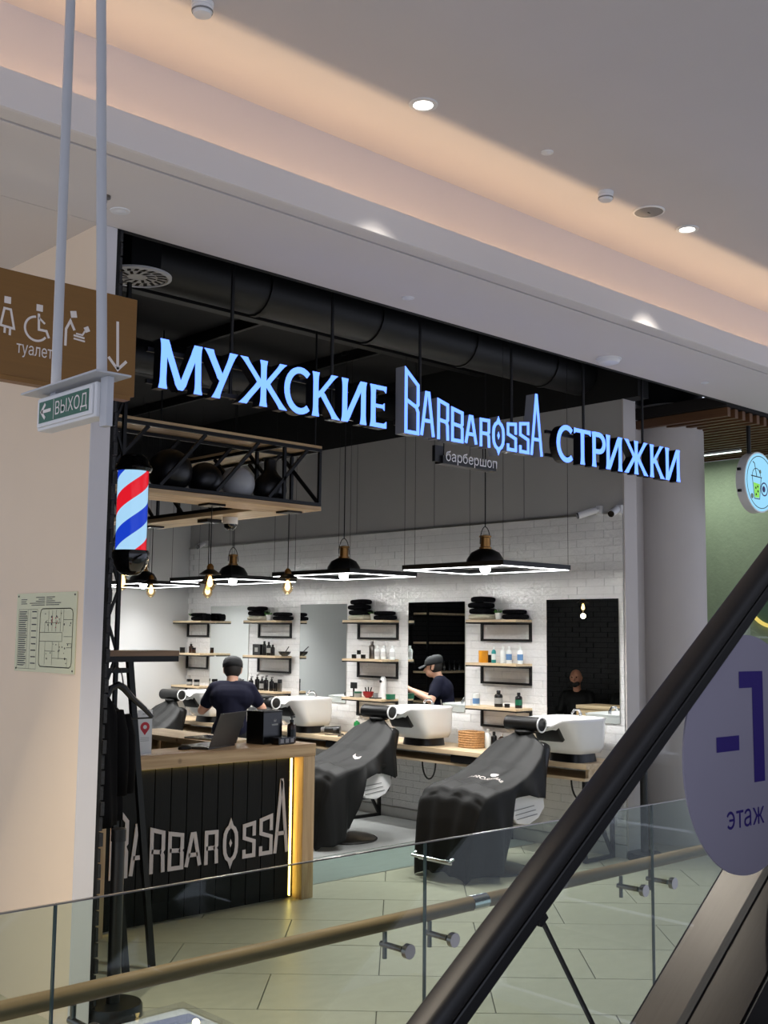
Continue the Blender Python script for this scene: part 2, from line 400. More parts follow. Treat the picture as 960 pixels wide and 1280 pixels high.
# back wall: white part, black brick part
struct('wall_back', MB().box(4.95, 8.34, 12.6, 12.9, 0.0, 4.0), 'shop_white', 'white back wall of the barbershop')
wk = struct('wall_back_brick', MB().box(2.885, 4.95, 12.62, 12.9, 0.0, 4.0), 'black_mortar', 'black brick part of the back wall')
mb = MB()
for i in range(int(4.0 / BH)):
    x = 2.92 - (BL / 2 if i % 2 else 0)
    while x < 4.94:
        x0, x1 = max(2.92, x + 0.005), min(4.945, x + BL - 0.005)
        if x1 - x0 > 0.02: mb.box(x0, x1, 12.605 - R.uniform(0, 0.01), 12.62, i * BH + 0.005, i * BH + BH - 0.005)
        x += BL
tag(mb.build('brick', 'black_brick', wk), 'black rough bricks of the back wall', kind='stuff')
# mirror wall: plaster above, glossy white brick tiles below z = 2.98
WX = 8.34
wr = struct('wall_right', MB().box(WX, 8.5, 5.77, 12.9, 0.0, 4.0), 'plaster_grey', 'long side wall with grey plaster above white glossy tiles')
MB().box(WX - 0.004, WX, 5.775, 12.6, 0.11, 2.975).build('grout_bed', 'grout', wr)
MB().box(WX - 0.018, WX, 5.77, 12.6, 2.978, 2.996).build('tile_edge_strip', 'metal_trim', wr)
for y in (6.9, 8.1, 9.3, 10.5, 11.7):
    MB().box(WX - 0.003, WX, y, y + 0.008, 3.0, 4.0).build('plaster_seam', 'grey_plastic', wr)
TLN, TH = 0.2, 0.0717
tm = MB().box(-0.010, 0, -TLN / 2 + 0.0015, TLN / 2 - 0.0015, 0.0015, TH - 0.0015)
tiles = []; ends = []
MIR = [(5.82, 6.62), (7.65, 8.45), (9.43, 10.24), (11.24, 12.05)]
for i in range(int(round(2.868 / TH))):
    z = 0.11 + i * TH; y = 5.775 + (TLN / 2 if i % 2 == 0 else 0) + TLN / 2
    while y < 12.55:
        hid = any(a + 0.06 < y - 0.1 and y + 0.1 < b - 0.06 for a, b in MIR) and 1.15 < z < 2.12
        if not hid: tiles.append((y, z))
        y += TLN
    if i % 2 == 0: ends.append((5.825, z))
    ends.append((12.6 - (0.0875 if i % 2 else 0.0375), z))
tiles.sort(key=lambda t: t[0] - (0.0 if t[1] > 0.8 else -3))
proto = None; rest = MB()
for k, (y, z) in enumerate(tiles):
    x = WX - 0.004 + R.uniform(-0.0012, 0.0012)
    if k < 300:
        if proto is None:
            o = tm.build('wall_tile', 'wall_tile', wr); proto = o
        else:
            o = proto.copy(); COL.objects.link(o); o.parent = wr
        o.location = (x, y, z); o.rotation_euler = (0, R.uniform(-0.012, 0.012), R.uniform(-0.006, 0.006))
    else:
        a = R.uniform(-0.0009, 0.0009); b = R.uniform(-0.0012, 0.0012)
        rest.add([(x - 0.010 + a * (1 if vz > 0.03 else -1) + b * (1 if vy > 0 else -1) if vx < -0.001 else x, y + vy, z + vz) for vx, vy, vz in tm.v], tm.f)
for y, z in ends:
    if y < 6 or True: rest.box(WX - 0.0135, WX - 0.004, y - 0.0485 if y < 6 else y - 0.035, y + 0.0485 if y < 6 else y + 0.035, z + 0.0015, z + TH - 0.0015)
tag(rest.build('wall_tile', 'wall_tile', wr), 'further glossy white brick tiles', kind='stuff')
struct('baseboard_right', MB().box(WX - 0.022, WX, 5.77, 12.58, 0.0, 0.10), 'skirting_grey', 'pale grey skirting under the white tiles', bevel=0.003)
struct('wall_right_end', MB().box(8.332, 8.52, 5.755, 5.7695, 0.0, 4.0), 'column_plaster', 'narrow plastered end of the tiled side wall')
struct('wall_right_upper', MB().box(WX - 0.005, 8.5, 5.6, 12.9, 4.0, 4.62), 'black_ceiling', 'black painted strip at the top of the side wall')
struct('wall_back_upper', MB().box(2.75, WX - 0.006, 12.59, 12.9, 4.0, 4.62), 'black_ceiling', 'black painted strip at the top of the back wall')
struct('wall_left_upper', MB().box(2.75, 2.9, 5.15, 12.58, 4.002, 4.62), 'black_ceiling', 'black painted strip at the top of the brick wall')
# round column with black head
ccx, ccy, crr = 9.45, 6.0, 0.325
cb = MB().lathe([(crr, 0.0), (crr, 4.1)], 48, (ccx, ccy, 0)); struct('column', cb, 'column_plaster', 'thick round plastered column at the corner of the shop', smooth=True)
struct('column_head', MB().lathe([(crr - 0.004, 4.101), (crr - 0.004, 4.6)], 40, (ccx, ccy, 0)), 'black_ceiling', 'black painted head of the round column', smooth=True)
struct('wall_corner', MB().box(8.502, 9.2, 6.1, 6.4, 0.0, 4.1), 'column_plaster', 'grey wall piece between the tiled wall and the round column')
# ceilings
struct('ceiling_shop', MB().box(2.6, 9.9, 5.12, 13.0, 4.62, 4.72), 'black_ceiling', 'black open ceiling of the barbershop')
struct('ceiling_soffit', MB().box(-4, 14, 4.305, 5.07, 3.96, 4.03).box(-4, 2.7495, 5.075, 13, 3.96, 4.03), 'soffit_white', 'white lowered ceiling strip over the shopfront')
struct('ceiling_soffit_edge', MB().box(-4, 14, 4.185, 4.294, 3.96, 4.03), 'soffit_white', 'white ceiling strip beyond the dark groove', bevel=0.01)
struct('trim_3', MB().box(-4, 14, 4.29, 4.309, 3.972, 4.03), 'black_satin', 'dark groove running along the white ceiling')
struct('trim_4', MB().box(-4, 14, 4.18, 4.2, 3.962, 4.125), 'soffit_white', 'white lip that hides the cove light', bevel=0.004)
struct('ceiling_cove', MB().box(-4, 14, 4.2, 4.43, 4.03, 4.045).box(-4, 14, 4.43, 4.5, 4.03, 4.62), 'ceiling_white', 'set back face of the ceiling cove')
struct('ceiling', MB().box(-4, 14, -8, 4.43, 4.546, 4.66), 'ceiling_white', 'pale smooth upper ceiling of the mall')
struct('wall_shop_header', MB().box(2.6, 14, 5.07, 5.115, 3.962, 4.72), 'black_ceiling', 'black board closing the ceiling above the shopfront')
# neighbouring shop: green wall and slatted wooden ceiling
struct('wall_green', MB().box(11.3, 11.5, 5.12, 12.0, 0.0, 3.86), 'green_wall', 'pale green textured wall of the neighbouring shop')
struct('wall_neighbour_back', MB().box(8.51, 11.3, 9.0, 9.2, 0.0, 4.1), 'green_wall', 'pale green back wall of the neighbouring shop')
sc = struct('ceiling_neighbour', MB().box(9.0, 11.5, 5.12, 9.0, 3.95, 4.05), 'slot_black', 'dark ceiling void above the wooden slats')
sl = MB().box(-0.025, 0.025, 5.13, 8.95, 3.86, 3.94); p0 = None
for i in range(18):
    x = 9.0 + 0.06 + i * 0.13
    if p0 is None: p0 = sl.build('slat', 'slat_brown', sc, loc=(x, 0, 0))
    else:
        o = p0.copy(); COL.objects.link(o); o.parent = sc; o.location = (x, 0, 0)

# black services under the shop ceiling
for y, z, r in ((6.2, 4.28, 0.19), (8.7, 4.34, 0.15)):
    d = thing('ceiling_duct', 'round black air duct running across the dark ceiling' + (' above the hanging letters' if y < 7 else ' deep inside the shop'), 'duct', (2.95, y, z))
    MB().lathe([(r, 0.0), (r, 5.35)], 20).build('pipe', 'black_duct', d, smooth=True).rotation_euler = (0, PI / 2, 0)
    for k in range(5):
        o = MB().lathe([(r + 0.012, -0.02), (r + 0.012, 0.02)], 20).build('joint_ring', 'black_duct', d, smooth=True); o.rotation_euler = (0, PI / 2, 0); o.location = (0.6 + k * 1.05, 0, 0)
for i, (x, y0, y1, z) in enumerate(((4.3, 5.2, 12.5, 4.52), (5.7, 5.2, 12.5, 4.52), (7.1, 5.2, 12.5, 4.52))):
    tag(MB().box(x - 0.02, x + 0.02, y0, y1, z, z + 0.1).build('ceiling_beam', 'black_duct'), ['black steel beam in the dark ceiling beside the brick wall', 'black steel beam in the dark ceiling over the reception', 'black steel beam in the dark ceiling over the barber chairs'][i], 'beam')
for i, (y, z) in enumerate(((5.5, 4.44), (7.4, 4.46), (9.8, 4.46))):
    tag(MB().box(2.95, 8.3, y - 0.05, y + 0.05, z, z + 0.04).build('cable_tray', 'black_duct'), ['black cable tray just behind the lit letters', 'black cable tray over the middle of the shop', 'black cable tray over the far barber chairs'][i], 'tray')
# round swirl diffuser
d = thing('swirl_diffuser', 'round white swirl air diffuser in the black ceiling behind the brown sign', 'vent', (3.42, 5.82, 4.0))
MB().lathe([(0.205, 0.012), (0.205, 0.0), (0.185, -0.006), (0.18, 0.0)], 40, caps=False).build('rim', 'white_paint', d, smooth=True)
MB().lathe([(0.19, 0.004), (0.19, 0.014)], 40).build('plate', 'white_paint', d)
for r0, r1, n in ((0.06, 0.11, 12), (0.12, 0.175, 20)):
    for k in range(n):
        a = 2 * PI * k / n; c, s_ = math.cos(a), math.sin(a); t = 0.012 if r1 > 0.15 else 0.01; q = 0.4
        f = lambda r, o_: (r * c - (o_ + (r - r0) * q) * s_, r * s_ + (o_ + (r - r0) * q) * c, 0.0015)
        MB().add([f(r0, -t), f(r1, -t), f(r1, t), f(r0, t)], [(0, 1, 2, 3)]).build('slot', 'slot_black', d)
MB().box(-0.1, 0.1, -0.1, 0.1, 0.016, 0.62).build('neck', 'black_duct', d)

# ================================================================== MALL SIDE
# ---- glass railing with wooden handrail (plane Y = 3.0)
GY = 3.0; HY, HZ, HR = 3.10, 0.829, 0.028
rail = thing('glass_railing', 'glass railing with round wooden handrail crossing below the shop', 'railing', (0, GY, 0))
edges = [-1.4, 0.09, 1.573, 3.048, 4.526, 6.0, 7.48, 8.96]
for a, b in zip(edges[:-1], edges[1:]):
    g = MB().box(a + 0.002, b - 0.002, -0.006, 0.006, -0.35, 1.118).build('glass_panel', 'rail_glass', rail)
    MB().box(a + 0.002, b - 0.002, -0.0065, 0.0065, 1.1181, 1.1215).build('top_edge', 'steel', g)
    for x in (a + 0.0015, b - 0.0015): MB().box(x - 0.0013, x + 0.0013, -0.0063, 0.0063, -0.35, 1.118).build('side_edge', 'glass_edge', g)
cuts = [-1.4, at(597, 1131, 'y', HY).x, 9.0]
for a, b in zip(cuts[:-1], cuts[1:]):
    o = MB().lathe([(HR, 0.0), (HR, b - a - 0.001)], 24).build('handrail', 'wood_rail', rail, smooth=True); o.rotation_euler = (0, PI / 2, 0); o.location = (a, HY - GY, HZ)
xs = cuts[1]
o = MB().lathe([(HR + 0.0025, -0.045), (HR + 0.0025, 0.045)], 24).build('joint_sleeve', 'chrome', rail, smooth=True); o.rotation_euler = (0, PI / 2, 0); o.location = (xs, HY - GY, HZ)
for px, py in ((92, 1250), (481, 1165), (537, 1150), (776, 1095), (812.5, 1088), (1040, 1030), (1100, 1015)):
    x = at(px, py, 'y', HY).x; z = HZ - 0.075
    br = MB().cyl((x, HY - GY, HZ - HR - 0.002), (x, HY - GY, z - 0.05), 0.009).build('bracket', 'steel_dark', rail, smooth=True)
    MB().cyl((x, HY - GY + 0.018, z), (x, 0.0065, z), 0.011).cyl((x, -0.0065, z), (x, -0.012, z), 0.010).build('spacer_rod', 'steel_dark', br, smooth=True)
    MB().cyl((x, -0.013, z), (x, -0.034, z), 0.026, n=24).build('clamp_disc', 'steel', br, smooth=True)
# ---- escalator
EA = math.atan(0.6986); ED = Vector((math.cos(EA), 0, math.sin(EA))); EN = Vector((-math.sin(EA), 0, math.cos(EA))); EO = Vector((3.04, 0, 0.709))
def ept(s, n, y): return EO + ED * s + EN * n + Vector((0, y, 0))
def eprof(prof, s0, s1):
    return MB().ring([[ept(s, n, y) for y, n in prof] for s in (s0, s1)])
esc = thing('escalator', 'escalator with black rubber handrail, glass side and steel decking rising past the railing', 'escalator', (0, 0, 0))
S0, S1, EY = -5.2, 4.2, 1.94
hr = [(EY + 0.040 * math.copysign(abs(math.cos(a)) ** 0.55, math.cos(a)), 0.817 + 0.031 * math.copysign(abs(math.sin(a)) ** 0.6, math.sin(a))) for a in [2 * PI * k / 20 for k in range(20)]]
eprof(hr, S0, S1).build('handrail', 'black_rubber', esc, smooth=True)
eprof([(EY - 0.03, 0.742), (EY + 0.03, 0.742), (EY + 0.03, 0.783), (EY - 0.03, 0.783)], S0, S1).build('handrail_guide', 'black_satin', esc, bevel=0.006)
js = [-5.07 + 1.2 * k for k in range(0, 9)]
for a, b in zip(js[:-1], js[1:]):
    eprof([(EY - 0.005, 0.0), (EY + 0.005, 0.0), (EY + 0.005, 0.742), (EY - 0.005, 0.742)], a + 0.004, b - 0.004).build('glass_panel', 'escalator_glass', esc)
    eprof([(EY - 0.006, 0.004), (EY + 0.006, 0.004), (EY + 0.006, 0.742), (EY - 0.006, 0.742)], b - 0.0038, b + 0.0038).build('glass_joint', 'black_rubber', esc)
eprof([(EY - 0.014, 0.712), (EY + 0.0, 0.712), (EY + 0.0, 0.7415), (EY - 0.014, 0.7415)], -0.292, -0.258).build('joint_clip', 'black_satin', esc)
eprof([(EY + 0.014, -0.05), (2.1, -0.05), (2.1, -0.002), (2.092, 0.0), (EY + 0.014, 0.002)], S0, S1).build('outer_deck', 'escalator_steel', esc)
eprof([(2.09, -0.55), (2.1, -0.55), (2.1, -0.051), (2.09, -0.051)], S0, S1).build('side_cladding', 'escalator_steel', esc)
eprof([(EY - 0.013, -0.05), (EY + 0.013, -0.05), (EY + 0.013, 0.008), (EY - 0.013, 0.008)], S0, S1).build('glass_gasket', 'black_rubber', esc)
eprof([(1.785, -0.03), (1.785, -0.012), (EY - 0.014, 0.002), (EY - 0.014, -0.03)], S0, S1).build('inner_deck', 'escalator_steel', esc)
eprof([(1.775, -0.40), (1.784, -0.40), (1.784, -0.02), (1.775, -0.02)], S0, S1).build('skirt_panel', 'black_satin', esc)
eprof([(0.775, -0.40), (0.784, -0.40), (0.784, -0.02), (0.775, -0.02)], S0, S1).build('skirt_panel', 'black_satin', esc)
eprof([(0.50, -0.03), (0.775, -0.03), (0.775, -0.012), (0.50, 0.0)], S0, S1).build('inner_deck', 'escalator_steel', esc)
st = None
for k in range(-8, 8):
    p = ept(0.49 * k, -0.28, 0)
    if st is None: st = MB().box(0, 0.40, 0.79, 1.77, -0.27, 0).build('step', 'steel_dark', esc); o = st
    else: o = st.copy(); COL.objects.link(o); o.parent = esc
    o.location = (p.x, 0, p.z)
# ---- round floor sign on the escalator glass
DY = EY - 0.0125
dc = Vector((3.475, 0, 1.503))
ds = thing('floor_number_disc', 'round lilac disc with violet minus one on the escalator glass', 'sign', (dc.x, DY, dc.z))
MB().prism(circ(0.389, 72), planeY(0, 0, 0), 0.006).build('disc', 'disc_lilac', ds)
def dpt(px, py): p = at(px, py, 'y', DY); return (p.x - dc.x, p.z - dc.z)
fr = planeY(0, -0.0012, 0)
x0, z1 = dpt(923, 839.5); x1, _ = dpt(951, 836); xs_, zf = dpt(939.5, 859.5); zb = dpt(948, 977)[1]
MB().flat([(x0, zf), (xs_, zf), (xs_ + 0.002, zb), (x1 + 0.008, zb), (x1 + 0.008, z1), (x0, z1)], fr).build('numeral', 'ink_violet', ds)
a = dpt(895, 922); b = dpt(924, 940)
MB().flat([(a[0], b[1] + 0.006), (b[0], b[1] + 0.006), (b[0], a[1]), (a[0], a[1])], fr).build('minus_bar', 'ink_violet', ds)
a = dpt(909, 1038); b = dpt(910, 1015); sz = (b[1] - a[1]) / 0.56
xh = b[1] - a[1]; cpt = text(MB(), 'таж', lambda u, v, d: Vector((a[0] + xh * 0.98 + u, -0.0012, a[1] + v)), sz, 1.0)
cpt.ribbon([(a[0] + xh * (0.36 + 0.40 * math.cos(math.radians(q))), a[1] + xh * (0.5 + 0.43 * math.sin(math.radians(q)))) for q in range(148, -149, -16)], xh * 0.15, planeY(0, -0.0012, 0), 0.0003)
cpt.ribbon([(a[0] + xh * 0.22, a[1] + xh * 0.5), (a[0] + xh * 0.72, a[1] + xh * 0.5)], xh * 0.13, planeY(0, -0.0015, 0), 0.0003); cpt.build('caption', 'ink_violet', ds)
# ---- exit sign on two rods (plane X = 1.4)
ex = thing('exit_sign', 'small green and white exit sign hanging on two grey rods', 'sign', (1.4, 2.72, 2.43))
MB().box(0.0, 0.045, -0.155, 0.165, -0.004, 0.088).build('housing', 'white_paint', ex, bevel=0.004)
MB().box(-0.006, 0.0, -0.145, 0.155, 0.004, 0.082).build('frame', 'white_paint', ex, bevel=0.002)
MB().box(-0.0075, -0.0062, -0.130, 0.142, 0.014, 0.072).build('green_panel', 'exit_green', ex)
f = planeX(-0.0085, 0.135, 0.02)
MB().ribbon([(0.062, 0.024), (0.008, 0.024)], 0.009, f, 0.0005).ribbon([(0.03, 0.044), (0.008, 0.024), (0.03, 0.004)], 0.009, f, 0.0005).build('arrow', 'sign_print', ex)
MB().ribbon([(0.078, -0.004), (0.078, 0.05)], 0.002, f, 0.0005).build('divider', 'sign_print', ex)
text(MB(), 'ВЫХОД', lambda u, v, d: Vector((-0.0085, 0.051 - u, 0.026 + v)), 0.05, width=0.172).build('lettering', 'sign_print', ex)
MB().box(-0.035, 0.065, -0.215, 0.20, 0.098, 0.103).build('top_plate', 'pole_paint', ex)
MB().box(0.012, 0.03, -0.19, -0.156, -0.03, 0.0975).build('hanger', 'pole_paint', ex); MB().box(0.012, 0.03, 0.09, 0.12, 0.0885, 0.0975).build('hanger', 'pole_paint', ex)
MB().cyl((0.02, 0.105, 0.105), (0.02, 0.122, 2.114), 0.0135, n=14).build('rod', 'pole_paint', ex, smooth=True)
MB().cyl((0.02, -0.145, 0.105), (0.02, 0.01, 2.114), 0.0135, n=14).build('rod', 'pole_paint', ex, smooth=True)
# ---- brown toilet sign (plane Y = 4.7)
WY = 4.7
c1 = at(172, 375, 'y', WY); c2 = at(170, 497, 'y', WY)
wz0, wz1, wx1 = c2.z, c1.z, c1.x; wx0 = 0.95
ws = thing('toilet_sign', 'brown hanging sign with toilet pictograms and a down arrow', 'sign', ((wx0 + wx1) / 2, WY, wz0))
ox, oz = (wx0 + wx1) / 2, wz0
MB().box(wx0 - ox, wx1 - ox, 0, 0.035, 0, wz1 - wz0).build('panel', 'sign_gold', ws, bevel=0.003)
MB().box(wx0 - ox, wx1 - 0.03 - ox, -0.012, 0.047, -0.022, -0.001).build('bottom_rail', 'sign_gold', ws)
def wp(px, py): p = at(px, py, 'y', WY); return (p.x - ox, p.z - oz)
def wr_(pts, w=0.012, closed=False): return MB().ribbon([wp(*p) for p in pts], w, planeY(0, -0.0012, 0), 0.001, closed)
def sq(px, py, s, ang=0.0):
    c = wp(px, py); return [(c[0] + s * math.cos(ang + PI / 4 + k * PI / 2), c[1] + s * math.sin(ang + PI / 4 + k * PI / 2)) for k in range(4)]
pl = planeY(0, -0.0012, 0)
pic = wr_([(147, 402), (147, 462)], 0.014); pic.ribbon([wp(135.5, 446), wp(147, 462), wp(158, 452)], 0.014, pl, 0.001); pic.build('arrow', 'sign_print', ws)
pic = wr_([(5.5, 385), (13.5, 387), (17.5, 411), (0.5, 406)], 0.010, True); pic.flat(sq(9.5, 375, 0.022), pl)
pic.ribbon([wp(6, 409), wp(5.5, 416)], 0.010, pl, 0.001).ribbon([wp(12.5, 411), wp(12, 419)], 0.010, pl, 0.001); pic.build('pictogram', 'sign_print', ws)
c = wp(45.5, 411); pic = MB().ribbon([(c[0] + 0.055 * math.cos(a), c[1] + 0.055 * math.sin(a)) for a in [math.radians(95 + 10 * k) for k in range(24)]], 0.010, pl, 0.001)
pic.ribbon([wp(48.5, 392), wp(48.5, 412), wp(58, 414), wp(61, 423)], 0.011, pl, 0.001).flat(sq(49.5, 385, 0.022), pl).ribbon([wp(48.5, 397), wp(56, 405)], 0.009, pl, 0.001); pic.build('pictogram', 'sign_print', ws)
pic = wr_([(81.5, 432), (82.5, 411), (88, 401), (93, 413)], 0.012); pic.flat(sq(92, 393, 0.022, 0.2), pl)
pic.ribbon([wp(92, 419), wp(105.5, 423)], 0.009, pl, 0.001).ribbon([wp(92, 423), wp(106, 427)], 0.008, pl, 0.001).ribbon([wp(95, 417), wp(103, 419), wp(106, 414)], 0.008, pl, 0.001).flat(sq(108.5, 412, 0.018, 0.5), pl); pic.build('pictogram', 'sign_print', ws)
a = wp(20, 440.5); b = wp(74.5, 450)
text(MB(), 'туалеты', lambda u, v, d: Vector((a[0] + u, -0.0012, a[1] + v)), 0.078, width=b[0] - a[0]).build('lettering', 'sign_print', ws)
for x in (wx1 - 0.18, wx0 + 0.15):
    o = MB().cyl((x - ox, 0.018, wz1 - wz0), (x - ox, 0.018, 3.958 - wz0), 0.004, n=8).build('hanging_wire', 'steel_dark', ws)
    for k in range(5): MB().ball((x - ox, 0.018, 3.93 - 0.035 * k - wz0), (0.007, 0.007, 0.013), 8, 6).build('chain_link', 'steel', o)
    MB().lathe([(0.022, 3.945 - wz0), (0.022, 3.959 - wz0)], 14, (x - ox, 0.018, 0)).build('ceiling_cup', 'steel_dark', o)
# ---- evacuation plan on the cream wall (plane X = 2.75)
PXY, PZ = 5.80, 1.67; PW, PH = 0.66, 0.41
ep = thing('evacuation_plan', 'yellowish evacuation plan board screwed to the cream wall', 'poster', (2.75, PXY - PW / 2, PZ))
def ef(d0): return lambda u, v, d: Vector((-d0, PW / 2 - u, v))
MB().box(-0.005, -0.0005, -PW / 2, PW / 2, 0, PH).build('board', 'plan_paper', ep)
mb = MB()
rows = [(0.06, 0.385), (0.06, 0.374), (0.06, 0.363)]
for k in range(3): mb.flat([(0.05, 0.375 - k * 0.011), (0.05 + 0.07 - 0.01 * (k % 2), 0.375 - k * 0.011), (0.12 - 0.01 * (k % 2), 0.379 - k * 0.011), (0.05, 0.379 - k * 0.011)], ef(0.006))
for k, (x, w_) in enumerate(((0.22, 0.10), (0.25, 0.07), (0.22, 0.10), (0.15, 0.17), (0.17, 0.15))):
    mb.flat([(x, 0.385 - k * 0.010), (x + w_, 0.385 - k * 0.010), (x + w_, 0.389 - k * 0.010), (x, 0.389 - k * 0.010)], ef(0.006))
    mb.flat([(0.335, 0.385 - k * 0.010), (0.335 + w_ * 0.95, 0.385 - k * 0.010), (0.335 + w_ * 0.95, 0.389 - k * 0.010), (0.335, 0.389 - k * 0.010)], ef(0.006))
mb.build('heading_print', 'ink', ep)
mb = MB()
for k in range(26):
    z = 0.31 - k * 0.0112; mb.flat([(0.035, z), (0.035 + R.uniform(0.06, 0.10), z), (0.035 + 0.09, z + 0.0055), (0.035, z + 0.0055)], ef(0.006))
    if k % 3 == 0: mb.flat([(0.18 + R.uniform(0, 0.01), z), (0.235, z), (0.235, z + 0.006), (0.18, z + 0.006)], ef(0.006))
for x in (0.028, 0.135, 0.168, 0.245): mb.ribbon([(x, 0.015), (x, 0.325)], 0.0016, ef(0.006), 0.0003)
for z in (0.015, 0.325): mb.ribbon([(0.028, z), (0.245, z)], 0.0016, ef(0.006), 0.0003)
mb.build('legend_print', 'ink', ep)
rr = [(0.275, 0.055)] + [(0.275, 0.3)] + [(0.285, 0.32), (0.30, 0.327)] + [(0.60, 0.327), (0.62, 0.318), (0.627, 0.30)] + [(0.627, 0.055), (0.62, 0.038), (0.605, 0.03)] + [(0.295, 0.03), (0.28, 0.04)]
mb = MB().ribbon(rr, 0.0045, ef(0.006), 0.0003, True)
for p in ([(0.275, 0.205), (0.52, 0.205), (0.52, 0.16), (0.275, 0.16)], [(0.33, 0.205), (0.33, 0.255)], [(0.37, 0.21), (0.37, 0.32)], [(0.41, 0.21), (0.41, 0.32)], [(0.45, 0.21), (0.45, 0.32)], [(0.5, 0.21), (0.5, 0.32)], [(0.53, 0.21), (0.53, 0.327)], [(0.53, 0.27), (0.627, 0.27)], [(0.54, 0.185), (0.627, 0.185)],
          [(0.34, 0.16), (0.34, 0.04)], [(0.42, 0.16), (0.42, 0.04)], [(0.34, 0.11), (0.45, 0.11)], [(0.49, 0.155), (0.49, 0.07)], [(0.42, 0.075), (0.58, 0.075), (0.58, 0.03)], [(0.57, 0.13), (0.62, 0.13), (0.62, 0.15), (0.57, 0.15)], [(0.33, 0.255), (0.5, 0.255)]):
    mb.ribbon(p, 0.002, ef(0.006), 0.0003)
for k in range(30):
    x, z = R.uniform(0.33, 0.61), R.choice((R.uniform(0.05, 0.15), R.uniform(0.24, 0.31))); s_ = R.uniform(0.002, 0.006)
    mb.flat([(x - s_, z - s_), (x + s_, z - s_), (x + s_, z + s_), (x - s_, z + s_)], ef(0.006))
mb.build('plan_drawing', 'ink', ep)
mb = MB()
for k in range(9):
    x, z = R.uniform(0.40, 0.47), R.uniform(0.23, 0.29); mb.flat([(x - 0.004, z - 0.003), (x + 0.004, z - 0.003), (x + 0.004, z + 0.003), (x - 0.004, z + 0.003)], ef(0.0062))
mb.build('route_marks', 'ink_red', ep)
for u in (0.02, 0.64):
    for v in (0.015, 0.395): MB().cyl((-0.005, PW / 2 - u, v), (-0.0075, PW / 2 - u, v), 0.005, n=10).build('screw', 'ink', ep)
# ---- ceiling fittings
CZ = 4.546
for i, (px, py) in enumerate(((529, 130), (859, 286))):
    p = at(px, py, 'z', CZ)
    t = thing('downlight', 'round recessed downlight glowing white, ' + ('nearer the smoke detector pair' if i == 1 else 'alone above the lit letters'), 'downlight', (p.x, p.y, CZ), group='recessed ceiling downlights')
    t['label'] = ['lit recessed downlight in the upper ceiling, larger of the two', 'lit recessed downlight beside the round ceiling loudspeaker'][i]
    MB().lathe([(0.075, -0.001), (0.073, -0.008), (0.052, -0.009), (0.048, -0.002)], 32, caps=False).build('ring', 'white_paint', t, smooth=True)
    MB().lathe([(0.001, -0.003), (0.047, -0.003)], 28).build('lamp', 'down_white', t)
    light('SPOT', 'downlight_beam', (p.x, p.y, CZ - 0.03), 400, (1, 0.95, 0.86), spot_size=1.15, spot_blend=0.6, shadow_soft_size=0.05)
    d0 = t if i == 0 else d0; dstep = p.x
# the same row of downlights goes on beyond the frame
for i, (x, lab) in enumerate(((1.4, 'lit recessed downlight over the brown toilet sign, outside the picture'), (-1.05, 'lit recessed downlight far along the mall, outside the picture'))):
    copy_tree(d0, None, (x, d0.location.y, CZ), lab)
    light('SPOT', 'downlight_beam', (x, d0.location.y, CZ - 0.03), 640, (1, 0.87, 0.70), spot_size=1.3, spot_blend=0.6, shadow_soft_size=0.05)
for i, (px, py) in enumerate(((253, 12), (757, 246))):
    p = at(px, py, 'z', CZ - 0.03)
    t = thing('smoke_detector', ['white smoke detector at the top edge near the grey rods', 'white smoke detector beside the round ceiling loudspeaker'][i], 'detector', (p.x, p.y, CZ), group='smoke detectors')
    MB().lathe([(0.048, -0.0005), (0.048, -0.018), (0.044, -0.02)], 24).build('base', 'white_plastic', t, smooth=True)
    MB().lathe([(0.044, -0.0205), (0.046, -0.035), (0.038, -0.055), (0.020, -0.058)], 24).build('body', 'white_plastic', t, smooth=True)
    MB().lathe([(0.0462, -0.036), (0.0445, -0.044)], 24, caps=False).build('vent_slots', 'grey_plastic', t)
p = at(811, 264, 'z', CZ)
t = thing('ceiling_speaker', 'flat round grey loudspeaker in the upper ceiling', 'speaker', (p.x, p.y, CZ))
MB().lathe([(0.10, -0.0005), (0.098, -0.007), (0.088, -0.008)], 36, caps=False).build('ring', 'white_plastic', t, smooth=True)
MB().lathe([(0.001, -0.010), (0.05, -0.009), (0.0875, -0.006)], 36).build('grille', 'grey_plastic', t, smooth=True)
MB().box(-0.01, 0.01, -0.004, 0.004, -0.0125, -0.0095).build('badge', 'black_satin', t)
for i, (px, py, z, r, lab) in enumerate(((684, 190, CZ, 0.035, 'small round cover plate in the upper ceiling'), (150, 263, 3.96, 0.05, 'round white sensor on the soffit above the brown sign'), (510, 372, 3.96, 0.04, 'small round sensor on the soffit above the middle sign'), (881, 478, 3.96, 0.035, 'small round sensor on the soffit above the column'))):
    p = at(px, py, 'z', z)
    t = thing('ceiling_sensor', lab, 'sensor', (p.x, p.y, z), group='round ceiling sensors')
    MB().lathe([(r, -0.0005), (r * 0.96, -0.006)], 20).build('plate', 'white_plastic', t, smooth=True)
    MB().lathe([(r * 0.6, -0.0062), (r * 0.4, -0.012), (0.002, -0.013)], 16).build('lens', 'white_plastic', t, smooth=True)
p = at(761, 448, 'z', 3.96)
t = thing('ceiling_dome_light', 'round white dome fitting on the soffit above the right-hand letters', 'light', (p.x, p.y, 3.96))
MB().lathe([(0.095, -0.0005), (0.095, -0.012), (0.088, -0.014)], 32).build('base', 'white_plastic', t, smooth=True)
MB().lathe([(0.087, -0.0145), (0.075, -0.035), (0.04, -0.047), (0.002, -0.05)], 32).build('diffuser', 'white_plastic', t, smooth=True)
